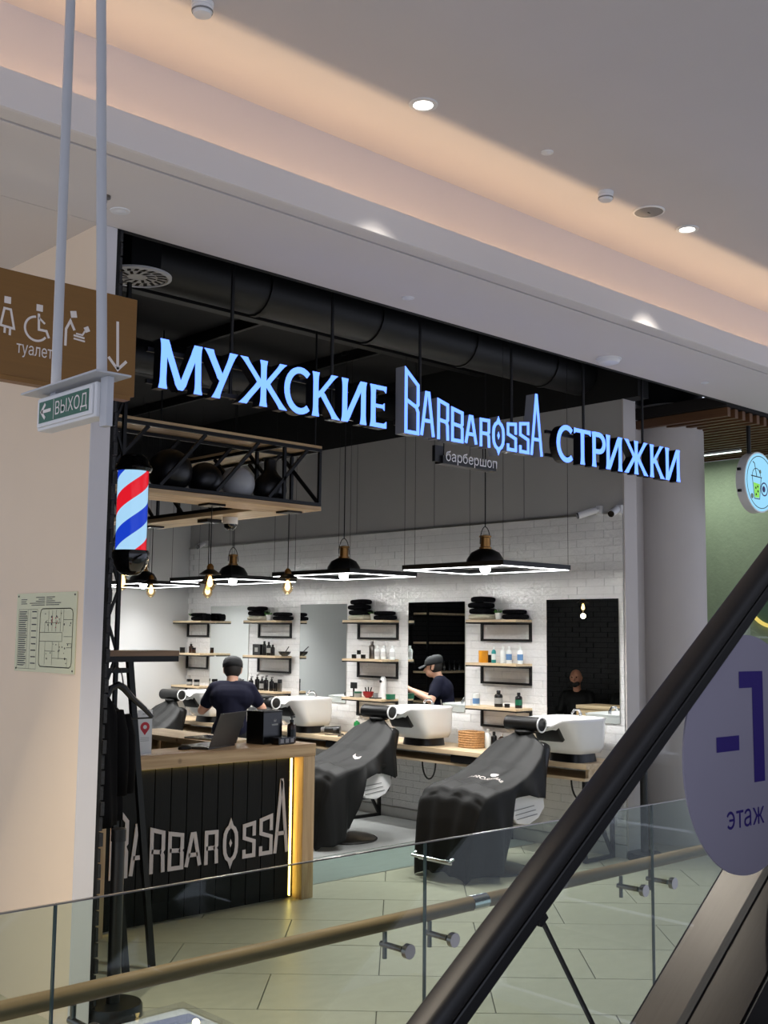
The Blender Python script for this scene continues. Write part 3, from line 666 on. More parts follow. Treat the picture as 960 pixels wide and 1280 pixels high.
# ---- barrier posts and display table
def post(name, label, x, y, h, r=0.033, br=0.145):
    t = thing(name, label, 'post', (x, y, 0))
    MB().lathe([(br, 0.0), (br, 0.05), (br * 0.95, 0.062), (r, 0.064)], 40).build('base', 'black_satin', t, smooth=True)
    MB().lathe([(r, 0.065), (r, h - 0.06)], 24).build('pole', 'black_satin', t, smooth=True)
    MB().lathe([(r + 0.004, h - 0.0595), (r + 0.004, h), (r * 0.8, h + 0.004)], 24).build('head', 'black_metal', t, smooth=True)
p = at(141, 1254, 'z', 0.06); post('barrier_post', 'black barrier post with round base below the hanging coats', p.x, p.y, 0.90)
p = at(806, 1070, 'z', 0.03); post('barrier_post', 'black barrier post with round base beside the round column', p.x, p.y, 0.95)
t = thing('display_table', 'low box with a colourful print under clear acrylic behind the railing', 'display', (2.2, 3.48, 0))
MB().box(-0.30, 0.305, -0.27, 0.265, 0.0, 0.46).build('body', 'box_orange', t, bevel=0.004)
MB().box(-0.30, 0.305, -0.27, 0.265, 0.4605, 0.468).build('print', 'print_lilac', t)
MB().prism(circ(0.13, 32, ry=0.06), lambda u, v, d: Vector((0.12 + u, 0.04 + v, 0.4695 - d)), 0.001).build('brown_oval', 'print_brown', t)
MB().add([(-0.29, -0.26, 0.4692), (0.02, -0.26, 0.4692), (-0.16, 0.25, 0.4692), (-0.29, 0.25, 0.4692)], [(0, 1, 2, 3)]).add([(0.1, 0.14, 0.4691), (0.29, 0.1, 0.4691), (0.29, 0.2, 0.4691), (0.0, 0.22, 0.4691)], [(0, 1, 2, 3)]).build('blue_bands', 'print_blue', t)
MB().box(-0.302, 0.307, -0.272, 0.267, 0.474, 0.492).build('acrylic_cover', 'clear_acrylic', t)
# ---- neighbouring shop: round tea sign, light bar, ring mirror
p = at(950, 603, 'y', 5.2)
t = thing('round_tea_sign', 'round lit sign with a green bubble tea cup', 'sign', (p.x, 5.2, p.z))
MB().prism(circ(0.285, 56), planeY(0, 0, 0), 0.09).build('case', 'white_plastic', t)
MB().prism(circ(0.272, 56), planeY(0, -0.003, 0), 0.002).build('face', 'tea_lit', t)
q = planeY(0, -0.0045, 0)
MB().ribbon(circ(0.245, 56), 0.007, q, 0.001, True).build('rim_line', 'ink', t)
MB().flat([(-0.13, -0.01), (-0.01, -0.02), (-0.03, -0.15), (-0.11, -0.15)], q).build('drink', 'green_drink', t)
mb = MB().ribbon([(-0.15, 0.05), (-0.115, -0.16), (-0.02, -0.16), (0.015, 0.04)], 0.008, q, 0.001).ribbon([(-0.17, 0.05), (0.03, 0.045)], 0.010, q, 0.001)
mb.ribbon([(-0.07 + 0.075 * math.cos(a), 0.055 + 0.07 * math.sin(a)) for a in [PI * k / 10 for k in range(11)]], 0.007, q, 0.001).ribbon([(-0.065, 0.05), (-0.10, 0.17), (-0.13, 0.185)], 0.010, q, 0.001)
for x, z in ((-0.09, -0.06), (-0.05, -0.09), (-0.085, -0.12), (-0.055, -0.045)): mb.flat(circ(0.012, 10, cx=x, cy=z), planeY(0, -0.0056, 0))
mb.build('cup_drawing', 'ink', t)
MB().ribbon(circ(0.06, 20, cx=0.07, cy=-0.06), 0.012, q, 0.001, True).flat(circ(0.03, 14, cx=0.06, cy=-0.06), q).build('fruit_drawing', 'ink_violet', t)
MB().flat(circ(0.025, 12, cx=-0.16, cy=-0.14), q).flat(circ(0.02, 12, cx=0.0, cy=0.1), q).build('leaf_drawing', 'green_dark', t)
MB().cyl((-0.10, 0.05, 0.27), (-0.10, 0.05, 4.6 - p.z), 0.02, n=10).build('hanging_rod', 'black_metal', t)
for k in (-1, 1): MB().box(-0.31, -0.286, 0.03, 0.06, 0.1 * k - 0.012, 0.1 * k + 0.012).build('side_bolt', 'black_metal', t)
a = at(870, 570, 'z', 3.84); b = at(929, 564, 'z', 3.84)
t = thing('linear_light', 'thin white light bar under the wooden slats', 'light', (a.x, b.y, 3.83))
MB().box(-0.02, 0.02, 0, a.y - b.y + 0.5, 0.006, 0.028).build('housing', 'white_paint', t)
MB().box(-0.018, 0.018, 0, a.y - b.y + 0.5, 0.0, 0.0055).build('diffuser', 'bar_white', t)
light('AREA', 'linear_light_glow', (a.x, b.y + 0.6, 3.82), 9, (0.94, 1, 0.95), shape='RECTANGLE', size=0.03, size_y=1.1)
p = at(968, 748, 'x', 11.28)
t = thing('ring_mirror', 'round dark green mirror with a glowing warm ring', 'mirror', (11.285, p.y, p.z))
MB().prism(circ(0.29, 48), planeX(0, 0, 0), 0.014).build('mirror_glass', 'green_dark', t)
MB().tube([(-0.012, 0.3 * math.cos(2 * PI * k / 48), 0.3 * math.sin(2 * PI * k / 48)) for k in range(48)], 0.02, 10, closed=True).build('ring', 'ring_warm', t, smooth=True)

# ================================================================== SHOP SIGNS
SY = 5.2; K = 1.04
def sz_(z): return 1.88 + (z - 1.88) * K
def stroke(x0, y0, x1, y1, t, f0=1.45, f1=1.45):
    out = []; L = [(0, f0), (0.10, 1.12), (0.22, 1.0), (0.78, 1.0), (0.90, 1.12), (1, f1)]
    for q, f in L: out.append((x0 + (x1 - x0) * q + t * f / 2, y0 + (y1 - y0) * q))
    for q, f in reversed(L): out.append((x0 + (x1 - x0) * q - t * f / 2, y0 + (y1 - y0) * q))
    return out
def arc(cx, cy, rx, ry, a0, a1, n=20): return [(cx + rx * math.cos(math.radians(a0 + (a1 - a0) * i / n)), cy + ry * math.sin(math.radians(a0 + (a1 - a0) * i / n))) for i in range(n + 1)]
def flared(ch, W, H, t):
    P = []; Q = []          # polygons, ribbons
    if ch == 'М': P = [stroke(t * .62, 0, t * .75, H, t), stroke(W - t * .62, 0, W - t * .75, H, t), stroke(t * .8, H, W / 2, 0.02 * H, t * 1.1, 1.1, 0.7), stroke(W - t * .8, H, W / 2, 0.02 * H, t * 1.1, 1.1, 0.7)]
    if ch == 'У': P = [stroke(W * .36, 0, W - t * .6, H, t), stroke(t * .7, H, W * .56, H * .36, t * 1.2, 1.4, 0.7)]
    if ch == 'Ж': P = [stroke(W / 2, 0, W / 2, H, t), stroke(t * .7, H, W * .46, H * .46, t, 1.4, 0.9), stroke(W - t * .7, H, W * .54, H * .46, t, 1.4, 0.9), stroke(t * .6, 0, W * .47, H * .56, t * 1.15, 1.3, 0.8), stroke(W - t * .6, 0, W * .53, H * .56, t * 1.15, 1.3, 0.8)]
    if ch == 'С': Q = [arc(W * .62, H / 2, W * .60 - t * .35, H / 2 - t * .3, 52, 308)]
    if ch == 'К': P = [stroke(t * .75, 0, t * .75, H, t), stroke(t * 1.0, H * .42, W * .92 - t * .4, H, t * .95, .8, 1.5), stroke(W * .32, H * .58, W - t * .5, 0, t * 1.15, .8, 1.5)]
    if ch == 'И': P = [stroke(t * .75, 0, t * .75, H, t), stroke(W - t * .75, 0, W - t * .75, H, t), stroke(t * 1.0, 0.02 * H, W - t * 1.0, 0.98 * H, t * 1.05, 1, 1)]
    if ch == 'Е': P = [stroke(t * .75, 0, t * .75, H, t), [(t * .5, H - t * .75), (W * .85, H - t * .72), (W * .97, H - t * 1.15), (W, H), (t * .5, H)], [(t * .5, 0), (W, 0), (W, t * 1.2), (W * .86, t * .75), (t * .5, t * .75)], [(t * .5, H * .47), (W * .78, H * .47), (W * .88, H * .42), (W * .88, H * .6), (W * .78, H * .55), (t * .5, H * .55)]]
    if ch == 'Т': P = [stroke(W / 2, 0, W / 2, H, t), [(0, H), (0, H - t * 1.15), (W * .1, H - t * .8), (W * .9, H - t * .8), (W, H - t * 1.15), (W, H)]]
    if ch == 'Р': P = [stroke(t * .75, 0, t * .75, H, t)]; Q = [[(t * .6, H - t * .4), (W * .5, H - t * .4)] + arc(W * .52, H * .70, W * .40, H * .30 - t * .4, 80, -80, 12) + [(t * .6, H * .40 + t * .35)]]
    return P, Q
def make_letter(ch, x0, x1, parent, ox, oz, zb, h, t, side):
    W = x1 - x0
    P, Q = flared(ch, W, h, t)
    face = MB(); body = MB(); f1 = planeY(x0 - ox, 0, zb - oz); f2 = planeY(x0 - ox, 0.0055, zb - oz)
    for p in P: face.prism(p, f1, 0.005); body.prism(p, f2, 0.07)
    for q in Q: face.ribbon(q, t, f1, 0.005); body.ribbon(q, t, f2, 0.07)
    o = face.build('letter', 'sign_lit', parent); body.build('letter_side', side, o)
HB, HH, TT = sz_(3.148), 0.262 * K, 0.037
def word(label, cells, rods, name='lit_letter_sign'):
    ox = cells[0][1] * K; t = thing(name, label, 'sign', (ox, SY, HB))
    for ch, a, b in cells: make_letter(ch, a * K, b * K, t, ox, HB, HB, HH, TT, 'letter_black_side')
    a, b = cells[0][1] * K - ox, cells[-1][2] * K - ox
    for z in (0.045, HH - 0.05): MB().box(a - 0.03, b - 0.01, 0.078, 0.10, z - 0.012, z + 0.012).build('mounting_rail', 'letter_black_side', t)
    for px in rods:
        x = at(px, 430, 'y', SY + 0.09).x - ox
        MB().cyl((x, 0.111, 0.03), (x, 0.111, 4.61 - HB), 0.011, n=10).build('hanging_rod', 'black_metal', t)
    return t
w1 = word('row of pale blue lit Cyrillic letters nearest the brown sign', [('М', 3.09, 3.353), ('У', 3.37, 3.58), ('Ж', 3.604, 3.93), ('С', 3.918, 4.10), ('К', 4.122, 4.323), ('И', 4.348, 4.552), ('Е', 4.58, 4.717)], (292, 418))
w3 = word('row of pale blue lit Cyrillic letters in front of the round column', [('С', 6.414, 6.598), ('Т', 6.618, 6.819), ('Р', 6.835, 7.002), ('И', 7.012, 7.222), ('Ж', 7.255, 7.566), ('К', 7.60, 7.796), ('И', 7.82, 8.034)], (731, 804))
def logo_strokes(ch):
    if ch == 'B': return [([(0, 0), (0, 1), (1, 1), (1, .60), (.86, .52), (1, .44), (1, 0)], True), ([(0, .52), (.86, .52)], False)]
    if ch == 'A': return [([(0.0, -.02), (.40, 1), (.60, 1), (1.0, -.02)], False), ([(.16, .34), (.84, .34)], False)]
    if ch == 'R': return [([(.06, -.05), (.06, 1), (.96, 1), (.96, .56), (.82, .48), (.94, .38), (.98, -.05)], False), ([(.06, .48), (.82, .48)], False)]
    if ch == 'S': return [([(.94, .60), (.94, .97), (.06, .97), (.06, .60), (.94, .44), (.94, .03), (.06, .03), (.06, .24)], False)]
    if ch == 'O': return [([(.5, 1.05), (.58, .95), (.76, .88), (.88, .76), (.92, .60), (.92, .40), (.88, .24), (.76, .11), (.58, .04), (.5, -.06), (.42, .04), (.24, .11), (.12, .24), (.08, .40), (.08, .60), (.12, .76), (.24, .88), (.42, .95)], True)]
    if ch == 'Z': return [([(0.0, -.01), (.49, 1), (.51, 1), (1.0, -.01)], False), ([(.2, .26), (.8, .26)], False)]
def logo(parent, cells, zb, y, t, face_m, side_m, depth, ox, oz):
    ins = t / 2
    for ch, x0, x1, zl, zr in cells:
        b0 = zb - (0.012 if ch == 'O' else 0)
        def mp(u, v): return (x0 + ins + u * (x1 - x0 - 2 * ins) - ox, b0 + ins + v * (zl + (zr - zl) * u - b0 - 2 * ins) - oz)
        F = MB(); B = MB()
        for pts, cl in logo_strokes(ch):
            q = [mp(*p) for p in pts]
            F.ribbon(q, t, planeY(0, y, 0), 0.004, cl)
            if side_m: B.ribbon(q, t * (1.0 if side_m == 'letter_grey_side' else 1), planeY(0, y + 0.0045, 0), depth, cl)
        if ch == 'O':
            c = mp(.5, .5); F.prism([(c[0], c[1] - .028), (c[0] + .012, c[1]), (c[0], c[1] + .028), (c[0] - .012, c[1])], planeY(0, y, 0), 0.004)
        o = F.build('letter', face_m, parent)
        if side_m: B.build('letter_side', side_m, o)
cells = [('B', 4.876, 5.006, 3.56, 3.475), ('A', 5.016, 5.147, 3.44, 3.44), ('R', 5.166, 5.284, 3.412, 3.388), ('B', 5.303, 5.42, 3.374, 3.356), ('A', 5.433, 5.557, 3.344, 3.344), ('R', 5.577, 5.689, 3.34, 3.342), ('O', 5.70, 5.845, 3.352, 3.352), ('S', 5.856, 5.971, 3.352, 3.362), ('S', 5.987, 6.107, 3.372, 3.386), ('Z', 6.114, 6.25, 3.595, 3.595)]
ox = 4.876 * K
w2 = thing('lit_logo_sign', 'lit sign of angular Latin letters with tall pointed ends, grey sides', 'sign', (ox, SY, HB))
logo(w2, [(c, a * K, b * K, sz_(zl), sz_(zr)) for c, a, b, zl, zr in cells], HB - 0.005, 0.0, 0.024, 'sign_lit', 'letter_grey_side', 0.085, ox, HB)
MB().box(0.0, 1.37 * K, 0.091, 0.11, 0.06, 0.09).build('mounting_rail', 'letter_black_side', w2)
for px in (528, 642):
    x = at(px, 430, 'y', SY + 0.1).x - ox
    MB().cyl((x, 0.122, 0.03), (x, 0.122, 4.61 - HB), 0.011, n=10).build('hanging_rod', 'black_metal', w2)
a = at(557, 575.5, 'y', SY + 0.05); b = at(620.5, 584, 'y', SY + 0.05)
w4 = thing('small_word_sign', 'small grey unlit word hanging below the angular lit letters', 'sign', (a.x, SY + 0.05, a.z))
text(MB(), 'барбершоп', lambda u, v, d: Vector((u, 0.0, v)), 0.098, width=b.x - a.x).build('lettering', 'letter_unlit', w4)
MB().box(-0.02, b.x - a.x + 0.005, 0.004, 0.08, -0.02, 0.035).build('back_plate', 'letter_black_side', w4)
MB().box(-0.08, 0.0, 0.023, 0.05, -0.01, 0.10).build('power_box', 'letter_black_side', w4)
for x in (0.06, b.x - a.x - 0.06): MB().cyl((x, 0.075, 0.0), (x, 0.075, HB - a.z + 0.08), 0.004, n=8).build('hanging_wire', 'black_metal', w4)

# ---- barber pole and lattice post
bp = at(165, 640, 'y', 5.6)
t = thing('barber_pole', 'lit red white and blue striped barber pole with black caps', 'barber pole', (bp.x, 5.6, bp.z))
def zc(py): return at(165, py, 'y', 5.6).z - bp.z
MB().lathe([(0.086, zc(691)), (0.086, zc(587))], 40).build('striped_cylinder', 'pole_stripes', t, smooth=True)
MB().lathe([(0.090, zc(691)), (0.090, zc(587))], 40).build('glass_tube', 'clear_glass', t, smooth=True)
MB().lathe([(0.10, zc(587) - 0.012), (0.108, zc(587) + 0.006), (0.10, zc(587) + 0.022), (0.09, zc(587) + 0.03), (0.082, zc(587) + 0.06), (0.055, zc(587) + 0.085), (0.002, zc(587) + 0.095)], 40).build('top_cap', 'black_gloss', t, smooth=True)
MB().lathe([(0.10, zc(691) + 0.012), (0.108, zc(691) - 0.006), (0.104, zc(691) - 0.03), (0.096, zc(691) - 0.06), (0.075, zc(691) - 0.10), (0.045, zc(691) - 0.125), (0.002, zc(691) - 0.13)], 40).build('bottom_cap', 'black_gloss', t, smooth=True)
MB().box(-0.012, 0.012, 0.02, 0.18, zc(587) + 0.005, zc(587) + 0.03).box(-0.08, -0.012, 0.155, 0.18, zc(587) + 0.005, zc(587) + 0.03).build('wall_bracket', 'black_metal', t)
xa = at(134, 800, 'y', 5.8).x; xb = at(146, 800, 'y', 5.8).x
t = thing('lattice_post', 'black steel lattice post behind the barber pole', 'post', ((xa + xb) / 2, 5.8, 0))
d = (xb - xa) / 2
for s_ in (-1, 1): MB().box(s_ * d - 0.011, s_ * d + 0.011, -0.011, 0.011, 1.15, 3.95).build('upright', 'black_metal', t)
z = 1.2; s_ = 1
for zz in (1.3, 3.2): MB().box(2.915 - (xa + xb) / 2, -d - 0.0115, -0.01, 0.01, zz, zz + 0.02).build('wall_bracket', 'black_metal', t)
while z < 3.75:
    MB().bar((-d * s_, 0, z), (d * s_, 0, z + 0.17), 0.014).build('diagonal', 'black_metal', t); z += 0.19; s_ = -s_

# ---- hanging truss shelf above the reception
TX0, TX1, TY0, TY1, TZ0, TZ1, TW = 3.05, 5.42, 6.45, 8.72, 2.80, 3.27, 0.36
ts = thing('truss_shelf', 'black steel truss shelf with wooden boards hanging above the reception', 'shelf', ((TX0 + TX1) / 2, (TY0 + TY1) / 2, TZ0))
OX, OY = (TX0 + TX1) / 2, (TY0 + TY1) / 2
def tb(x0, x1, y0, y1, z0, z1, name, m, **kw): return MB().box(x0 - OX, x1 - OX, y0 - OY, y1 - OY, z0 - TZ0, z1 - TZ0).build(name, m, ts, **kw)
for z0, z1, tag_ in ((2.80, 2.832, 0), (3.272, 3.292, 1)):
    tb(TX0, TX1, TY0, TY0 + TW, z0, z1, 'shelf_board', 'wood_oak', bevel=0.002)
    tb(TX1 - TW, TX1, TY0 + TW + 0.002, TY1, z0, z1, 'shelf_board', 'wood_oak_y', bevel=0.002)
    if not tag_:
        tb(TX0, TX0 + TW, TY0 + TW + 0.002, TY1, z0, z1, 'shelf_board', 'wood_oak_y', bevel=0.002)
        tb(TX0 + TW + 0.002, TX1 - TW - 0.002, TY1 - TW, TY1, z0, z1, 'shelf_board', 'wood_oak', bevel=0.002)
q = 0.024
for z in (2.835, 3.246):
    for y in (TY0, TY0 + TW - q): tb(TX0, TX1, y, y + q, z, z + q, 'rail', 'black_metal')
    for y in (TY1 - q, TY1 - TW): tb(TX0, TX1, y, y + q, z, z + q, 'rail', 'black_metal')
    for x in (TX1 - q, TX1 - TW, TX0, TX0 + TW - q): tb(x, x + q, TY0 + q, TY1 - q, z + 0.0005, z + q - 0.0005, 'rail', 'black_metal')
for x in (TX0, TX0 + TW - q, TX1 - TW, TX1 - q):
    for y in (TY0, TY0 + TW - q, TY1 - TW, TY1 - q):
        tb(x + 0.001, x + q - 0.001, y + 0.001, y + q - 0.001, 2.86, 3.245, 'upright', 'black_metal')
def tbar(a, b): MB().bar((a[0] - OX, a[1] - OY, a[2] - TZ0), (b[0] - OX, b[1] - OY, b[2] - TZ0), 0.022).build('diagonal', 'black_metal', ts)
n = 5
for k in range(n):
    x0 = TX0 + q + (TX1 - TX0 - 2 * q - 0.05) * k / n; x1 = x0 + (TX1 - TX0) / n
    for y in (TY0 + q / 2, TY0 + TW - q / 2): tbar((x0 + 0.04, y, 2.86), (x1 - 0.08, y, 3.245))
for k in range(n):
    y0 = TY0 + q + (TY1 - TY0 - 2 * q) * k / n; y1 = y0 + (TY1 - TY0) / n - 0.02
    for x in (TX1 - q / 2, TX1 - TW + q / 2): tbar((x, y0, 2.86), (x, y1, 3.245))
for x in (TX0 + 0.03, TX1 - 0.03):
    for y in (TY0 + 0.05, TY1 - 0.05): MB().cyl((x - OX, y - OY, 3.293 - TZ0), (x - OX, y - OY, 4.61 - TZ0), 0.008, n=8).build('hanger_rod', 'black_metal', ts)
# balls and vase on the truss shelf
def ball_on(px, r, m, label, y=TY0 + 0.18):
    p = at(px, 605, 'y', y)
    o = MB().ball((0, 0, r), r, 28, 18).build('decor_ball', m, smooth='all', loc=(p.x, y, 2.832)); tag(o, label, 'ball', 'balls on the truss shelf')
ball_on(212, 0.155, 'black_satin', 'largest black ball on the truss shelf beside the barber pole')
ball_on(256, 0.125, 'black_satin', 'black ball on the truss shelf left of the white ball')
ball_on(297, 0.125, 'ball_white', 'pale grey ball on the truss shelf')
p = at(337, 605, 'y', TY0 + 0.18)
tag(MB().lathe([(0.05, 0.0), (0.10, 0.03), (0.13, 0.10), (0.12, 0.17), (0.07, 0.22), (0.045, 0.26), (0.045, 0.33), (0.06, 0.345)], 28).build('decor_vase', 'black_satin', smooth=True, loc=(p.x, TY0 + 0.18, 2.832)), 'round bellied black vase on the truss shelf right of the pale ball', 'vase')
# ---- warm pear bulbs hanging from the truss shelf
BULB = None
def warm_bulb(x, y, zb, label):
    global BULB
    if BULB is None:
        t = thing('warm_bulb_pendant', label, 'pendant lamp', (x, y, zb), group='warm bulbs under the truss shelf')
        MB().lathe([(0.004, -0.095), (0.018, -0.09), (0.036, -0.068), (0.040, -0.045), (0.034, -0.02), (0.020, 0.008), (0.015, 0.02)], 20).build('bulb', 'amber_glass', t, smooth=True)
        MB().lathe([(0.001, -0.068), (0.012, -0.064), (0.022, -0.045), (0.018, -0.02), (0.008, 0.012)], 14).build('filament', 'bulb_warm', t, smooth=True)
        MB().lathe([(0.018, 0.018), (0.02, 0.05), (0.026, 0.055), (0.024, 0.085), (0.010, 0.10)], 18).build('socket', 'brass', t, smooth=True)
        MB().lathe([(0.078, 0.026), (0.05, 0.046), (0.027, 0.06), (0.026, 0.056), (0.05, 0.042), (0.076, 0.022), (0.078, 0.026)], 24, caps=False).build('shade', 'black_metal', t, smooth=True)
        BULB = t
    else: t = copy_tree(BULB, None, (x, y, zb), label)
    MB().cyl((0, 0, 0.10), (0, 0, 2.79 - zb), 0.0035, n=8).build('cord', 'black_metal', t)
    MB().box(-0.07, 0.07, -0.07, 0.07, 2.785 - zb, 2.799 - zb).build('canopy', 'black_metal', t)
    l = light('POINT', 'warm_bulb_glow', (x, y, zb - 0.14), 1.6, (1, 0.72, 0.4), shadow_soft_size=0.03)
for x, y, px, py, lab in ((5.278, 6.857 - 0.2, 341, 727, 'warm glowing bulb hanging from the front corner of the truss shelf'), (4.608, 6.70, 254, 722, 'warm glowing bulb hanging under the middle of the truss front'), (5.231, 7.635, 262, 733, 'warm glowing bulb hanging behind the dome camera'), (5.237, 8.5, 187, 733, 'warm glowing bulb hanging from the far end of the truss side'), (3.86, 6.70, 153, 720, 'warm glowing bulb half hidden under the barber pole')):
    d_ = cam2world((px - CX, py - CY, FPX)); k_ = math.hypot(x, y) / math.hypot(d_.x, d_.y); zb = 1.88 + d_.z * k_
    if x < 4: x, y = d_.x * k_, d_.y * k_
    warm_bulb(x, y, zb, lab)
t = thing('dome_camera', 'grey dome security camera under the truss shelf', 'camera', (5.234, 7.35, 2.799))
MB().lathe([(0.06, -0.001), (0.06, -0.05), (0.055, -0.055)], 24).build('base', 'white_plastic', t, smooth=True)
MB().lathe([(0.053, -0.056), (0.05, -0.08), (0.03, -0.1), (0.002, -0.107)], 24).build('dome', 'black_gloss', t, smooth=True)

# ================================================================== RECEPTION
CXA, CXB, CY0, CY1 = 3.585, 5.37, 6.405, 6.76
rc = thing('reception_counter', 'wooden reception counter with black slat front and pale letters', 'counter', (4.4, 6.58, 0))
def cbx(x0, x1, y0, y1, z0, z1, name, m, **kw): return MB().box(x0 - 4.4, x1 - 4.4, y0 - 6.58, y1 - 6.58, z0, z1).build(name, m, rc, **kw)
cbx(CXA, CXB, CY0, CY1, 1.002, 1.09, 'counter_top', 'wood_oak', bevel=0.003)
cbx(5.26, CXB - 0.004, CY0 + 0.004, CY1 - 0.01, 0.0, 1.001, 'leg', 'wood_oak_z', bevel=0.003)
cbx(CXA + 0.004, 3.685, CY0 + 0.004, CY1 - 0.01, 0.0, 1.001, 'leg', 'wood_oak_z', bevel=0.003)
pn = cbx(3.686, 5.259, 6.515, 6.54, 0.01, 1.0, 'front_panel', 'black_satin')
nb = 12; bw = (5.205 - 3.705) / nb
for k in range(nb):
    x0 = 3.705 + k * bw
    MB().box(x0 + 0.003 - 4.4, x0 + bw - 0.003 - 4.4, 6.495 - 6.58, 6.5145 - 6.58, 0.012, 0.99).build('slat', 'slat_black', pn, bevel=0.002)
for x in (5.222, 3.69): cbx(x, x + 0.008, 6.50, 6.514, 0.02, 0.985, 'led_strip', 'led_warm')
cbx(3.71, 5.2, 6.476, 6.492, 0.993, 1.001, 'led_strip', 'led_warm')
cc = [('B', 3.757, 3.89, 0.82, 0.69), ('A', 3.90, 4.025, 0.655, 0.655), ('R', 4.044, 4.168, 0.619, 0.59), ('B', 4.188, 4.31, 0.578, 0.56), ('A', 4.318, 4.452, 0.556, 0.556), ('R', 4.47, 4.59, 0.553, 0.55), ('O', 4.616, 4.762, 0.585, 0.585), ('S', 4.785, 4.908, 0.570, 0.585), ('S', 4.928, 5.058, 0.595, 0.62), ('Z', 5.06, 5.194, 0.85, 0.85)]
logo(rc, cc, 0.325, 6.4855 - 6.58, 0.027, 'letter_white', None, 0.0, 4.4, 0.0)
rd = thing('reception_desk', 'wooden side desk of the reception behind the counter', 'desk', (5.2, 7.85, 0))
MB().box(-0.2, 0.2, -0.65, 0.65, 1.02, 1.06).build('desk_top', 'wood_oak_y', rd, bevel=0.003)
for y in (-0.65, 0.61): MB().box(-0.19, 0.19, y + 0.001, y + 0.039, 0.0, 1.0195).build('leg', 'wood_oak_z', rd, bevel=0.002)
MB().box(0.15, 0.18, -0.60, 0.60, 0.62, 1.0195).build('front_board', 'wood_oak_y', rd, bevel=0.002)
MB().box(-0.18, 0.14, -0.60, 0.60, 0.55, 0.57).build('inner_shelf', 'black_satin', rd)
# laptop
h0 = Vector((4.48, 6.475, 1.0905)); ang = math.radians(24)
t = thing('laptop', 'grey open laptop on the counter seen from behind', 'laptop', h0, ang)
MB().box(0, 0.36, 0.004, 0.245, 0.0, 0.016).build('base', 'laptop_grey', t, bevel=0.003)
MB().box(0.03, 0.33, 0.04, 0.15, 0.0165, 0.0175).build('keyboard', 'black_satin', t)
sc_ = MB().box(0, 0.36, -0.005, 0.0, 0.0, 0.245).build('screen', 'laptop_grey', t, bevel=0.003); sc_.location = (0, 0.0, 0.017); sc_.rotation_euler = (math.radians(20), 0, 0)
MB().box(0.01, 0.35, 0.0003, 0.0012, 0.012, 0.235).build('display', 'black_gloss', sc_)
p = at(231, 935, 'z', 1.1)
tag(MB().ring([[Vector((0.052 * math.cos(a) * s_, 0.031 * math.sin(a) * s_, z)) for a in [2 * PI * k / 16 for k in range(16)]] for s_, z in ((0.95, 0), (1, 0.008), (0.85, 0.022), (0.5, 0.031), (0.1, 0.033))]).build('computer_mouse', 'black_satin', smooth='all', loc=(p.x, p.y, 1.0905)), 'black computer mouse beside the open laptop', 'mouse')
# black box, pump bottle, card tray, acrylic card
t = thing('gift_box', 'black cardboard box with a small pale logo beside the laptop', 'box', (5.08, 6.645, 1.0905), math.radians(12))
MB().box(-0.105, 0.105, -0.08, 0.08, 0.0, 0.225).build('body', 'bottle_black', t, bevel=0.003)
MB().box(-0.108, 0.108, -0.083, 0.083, 0.2255, 0.236).build('lid', 'bottle_black', t, bevel=0.003)
MB().flat([(-0.012, 0.155), (0.012, 0.155), (0.018, 0.175), (0.006, 0.165), (0, 0.18), (-0.006, 0.165), (-0.018, 0.175)], planeY(0.02, -0.0815, 0)).flat([(-0.035, 0.13), (0.035, 0.13), (0.035, 0.142), (-0.035, 0.142)], planeY(0.02, -0.0815, 0)).build('logo_print', 'label_grey', t)
def pump(name, label, loc, h, r, m, lab=None, capm='black_satin', group=None):
    t = thing(name, label, 'bottle', loc, group=group)
    MB().lathe([(r * .95, 0), (r, 0.006), (r, h * .62), (r * .85, h * .70), (r * .38, h * .74), (r * .38, h * .78)], 18).build('body', m, t, smooth=True)
    MB().lathe([(r * .45, h * .782), (r * .45, h * .86), (r * .15, h * .87), (r * .15, h * .94)], 12).box(-r * .25, r * .8, -r * .22, r * .22, h * .94, h).build('pump', capm, t)
    if lab: MB().lathe([(r * 1.012, h * .15), (r * 1.012, h * .5)], 18).build('label_band', lab, t, smooth=True)
    return t
pump('pump_bottle', 'dark amber pump bottle at the right end of the counter', (5.265, 6.56, 1.0905), 0.19, 0.033, 'bottle_brown', 'bottle_black')
t = thing('tool_tray', 'small black tray with chrome clipper combs beside the pump bottle', 'tray', (5.14, 6.50, 1.0905), math.radians(10))
MB().box(-0.085, 0.085, -0.035, 0.035, 0, 0.05).build('box', 'bottle_black', t, bevel=0.002)
for k in range(3): MB().box(-0.07 + 0.055 * k, -0.035 + 0.055 * k, -0.0375, -0.0355, 0.012, 0.04).build('chrome_comb', 'steel_dark', t)
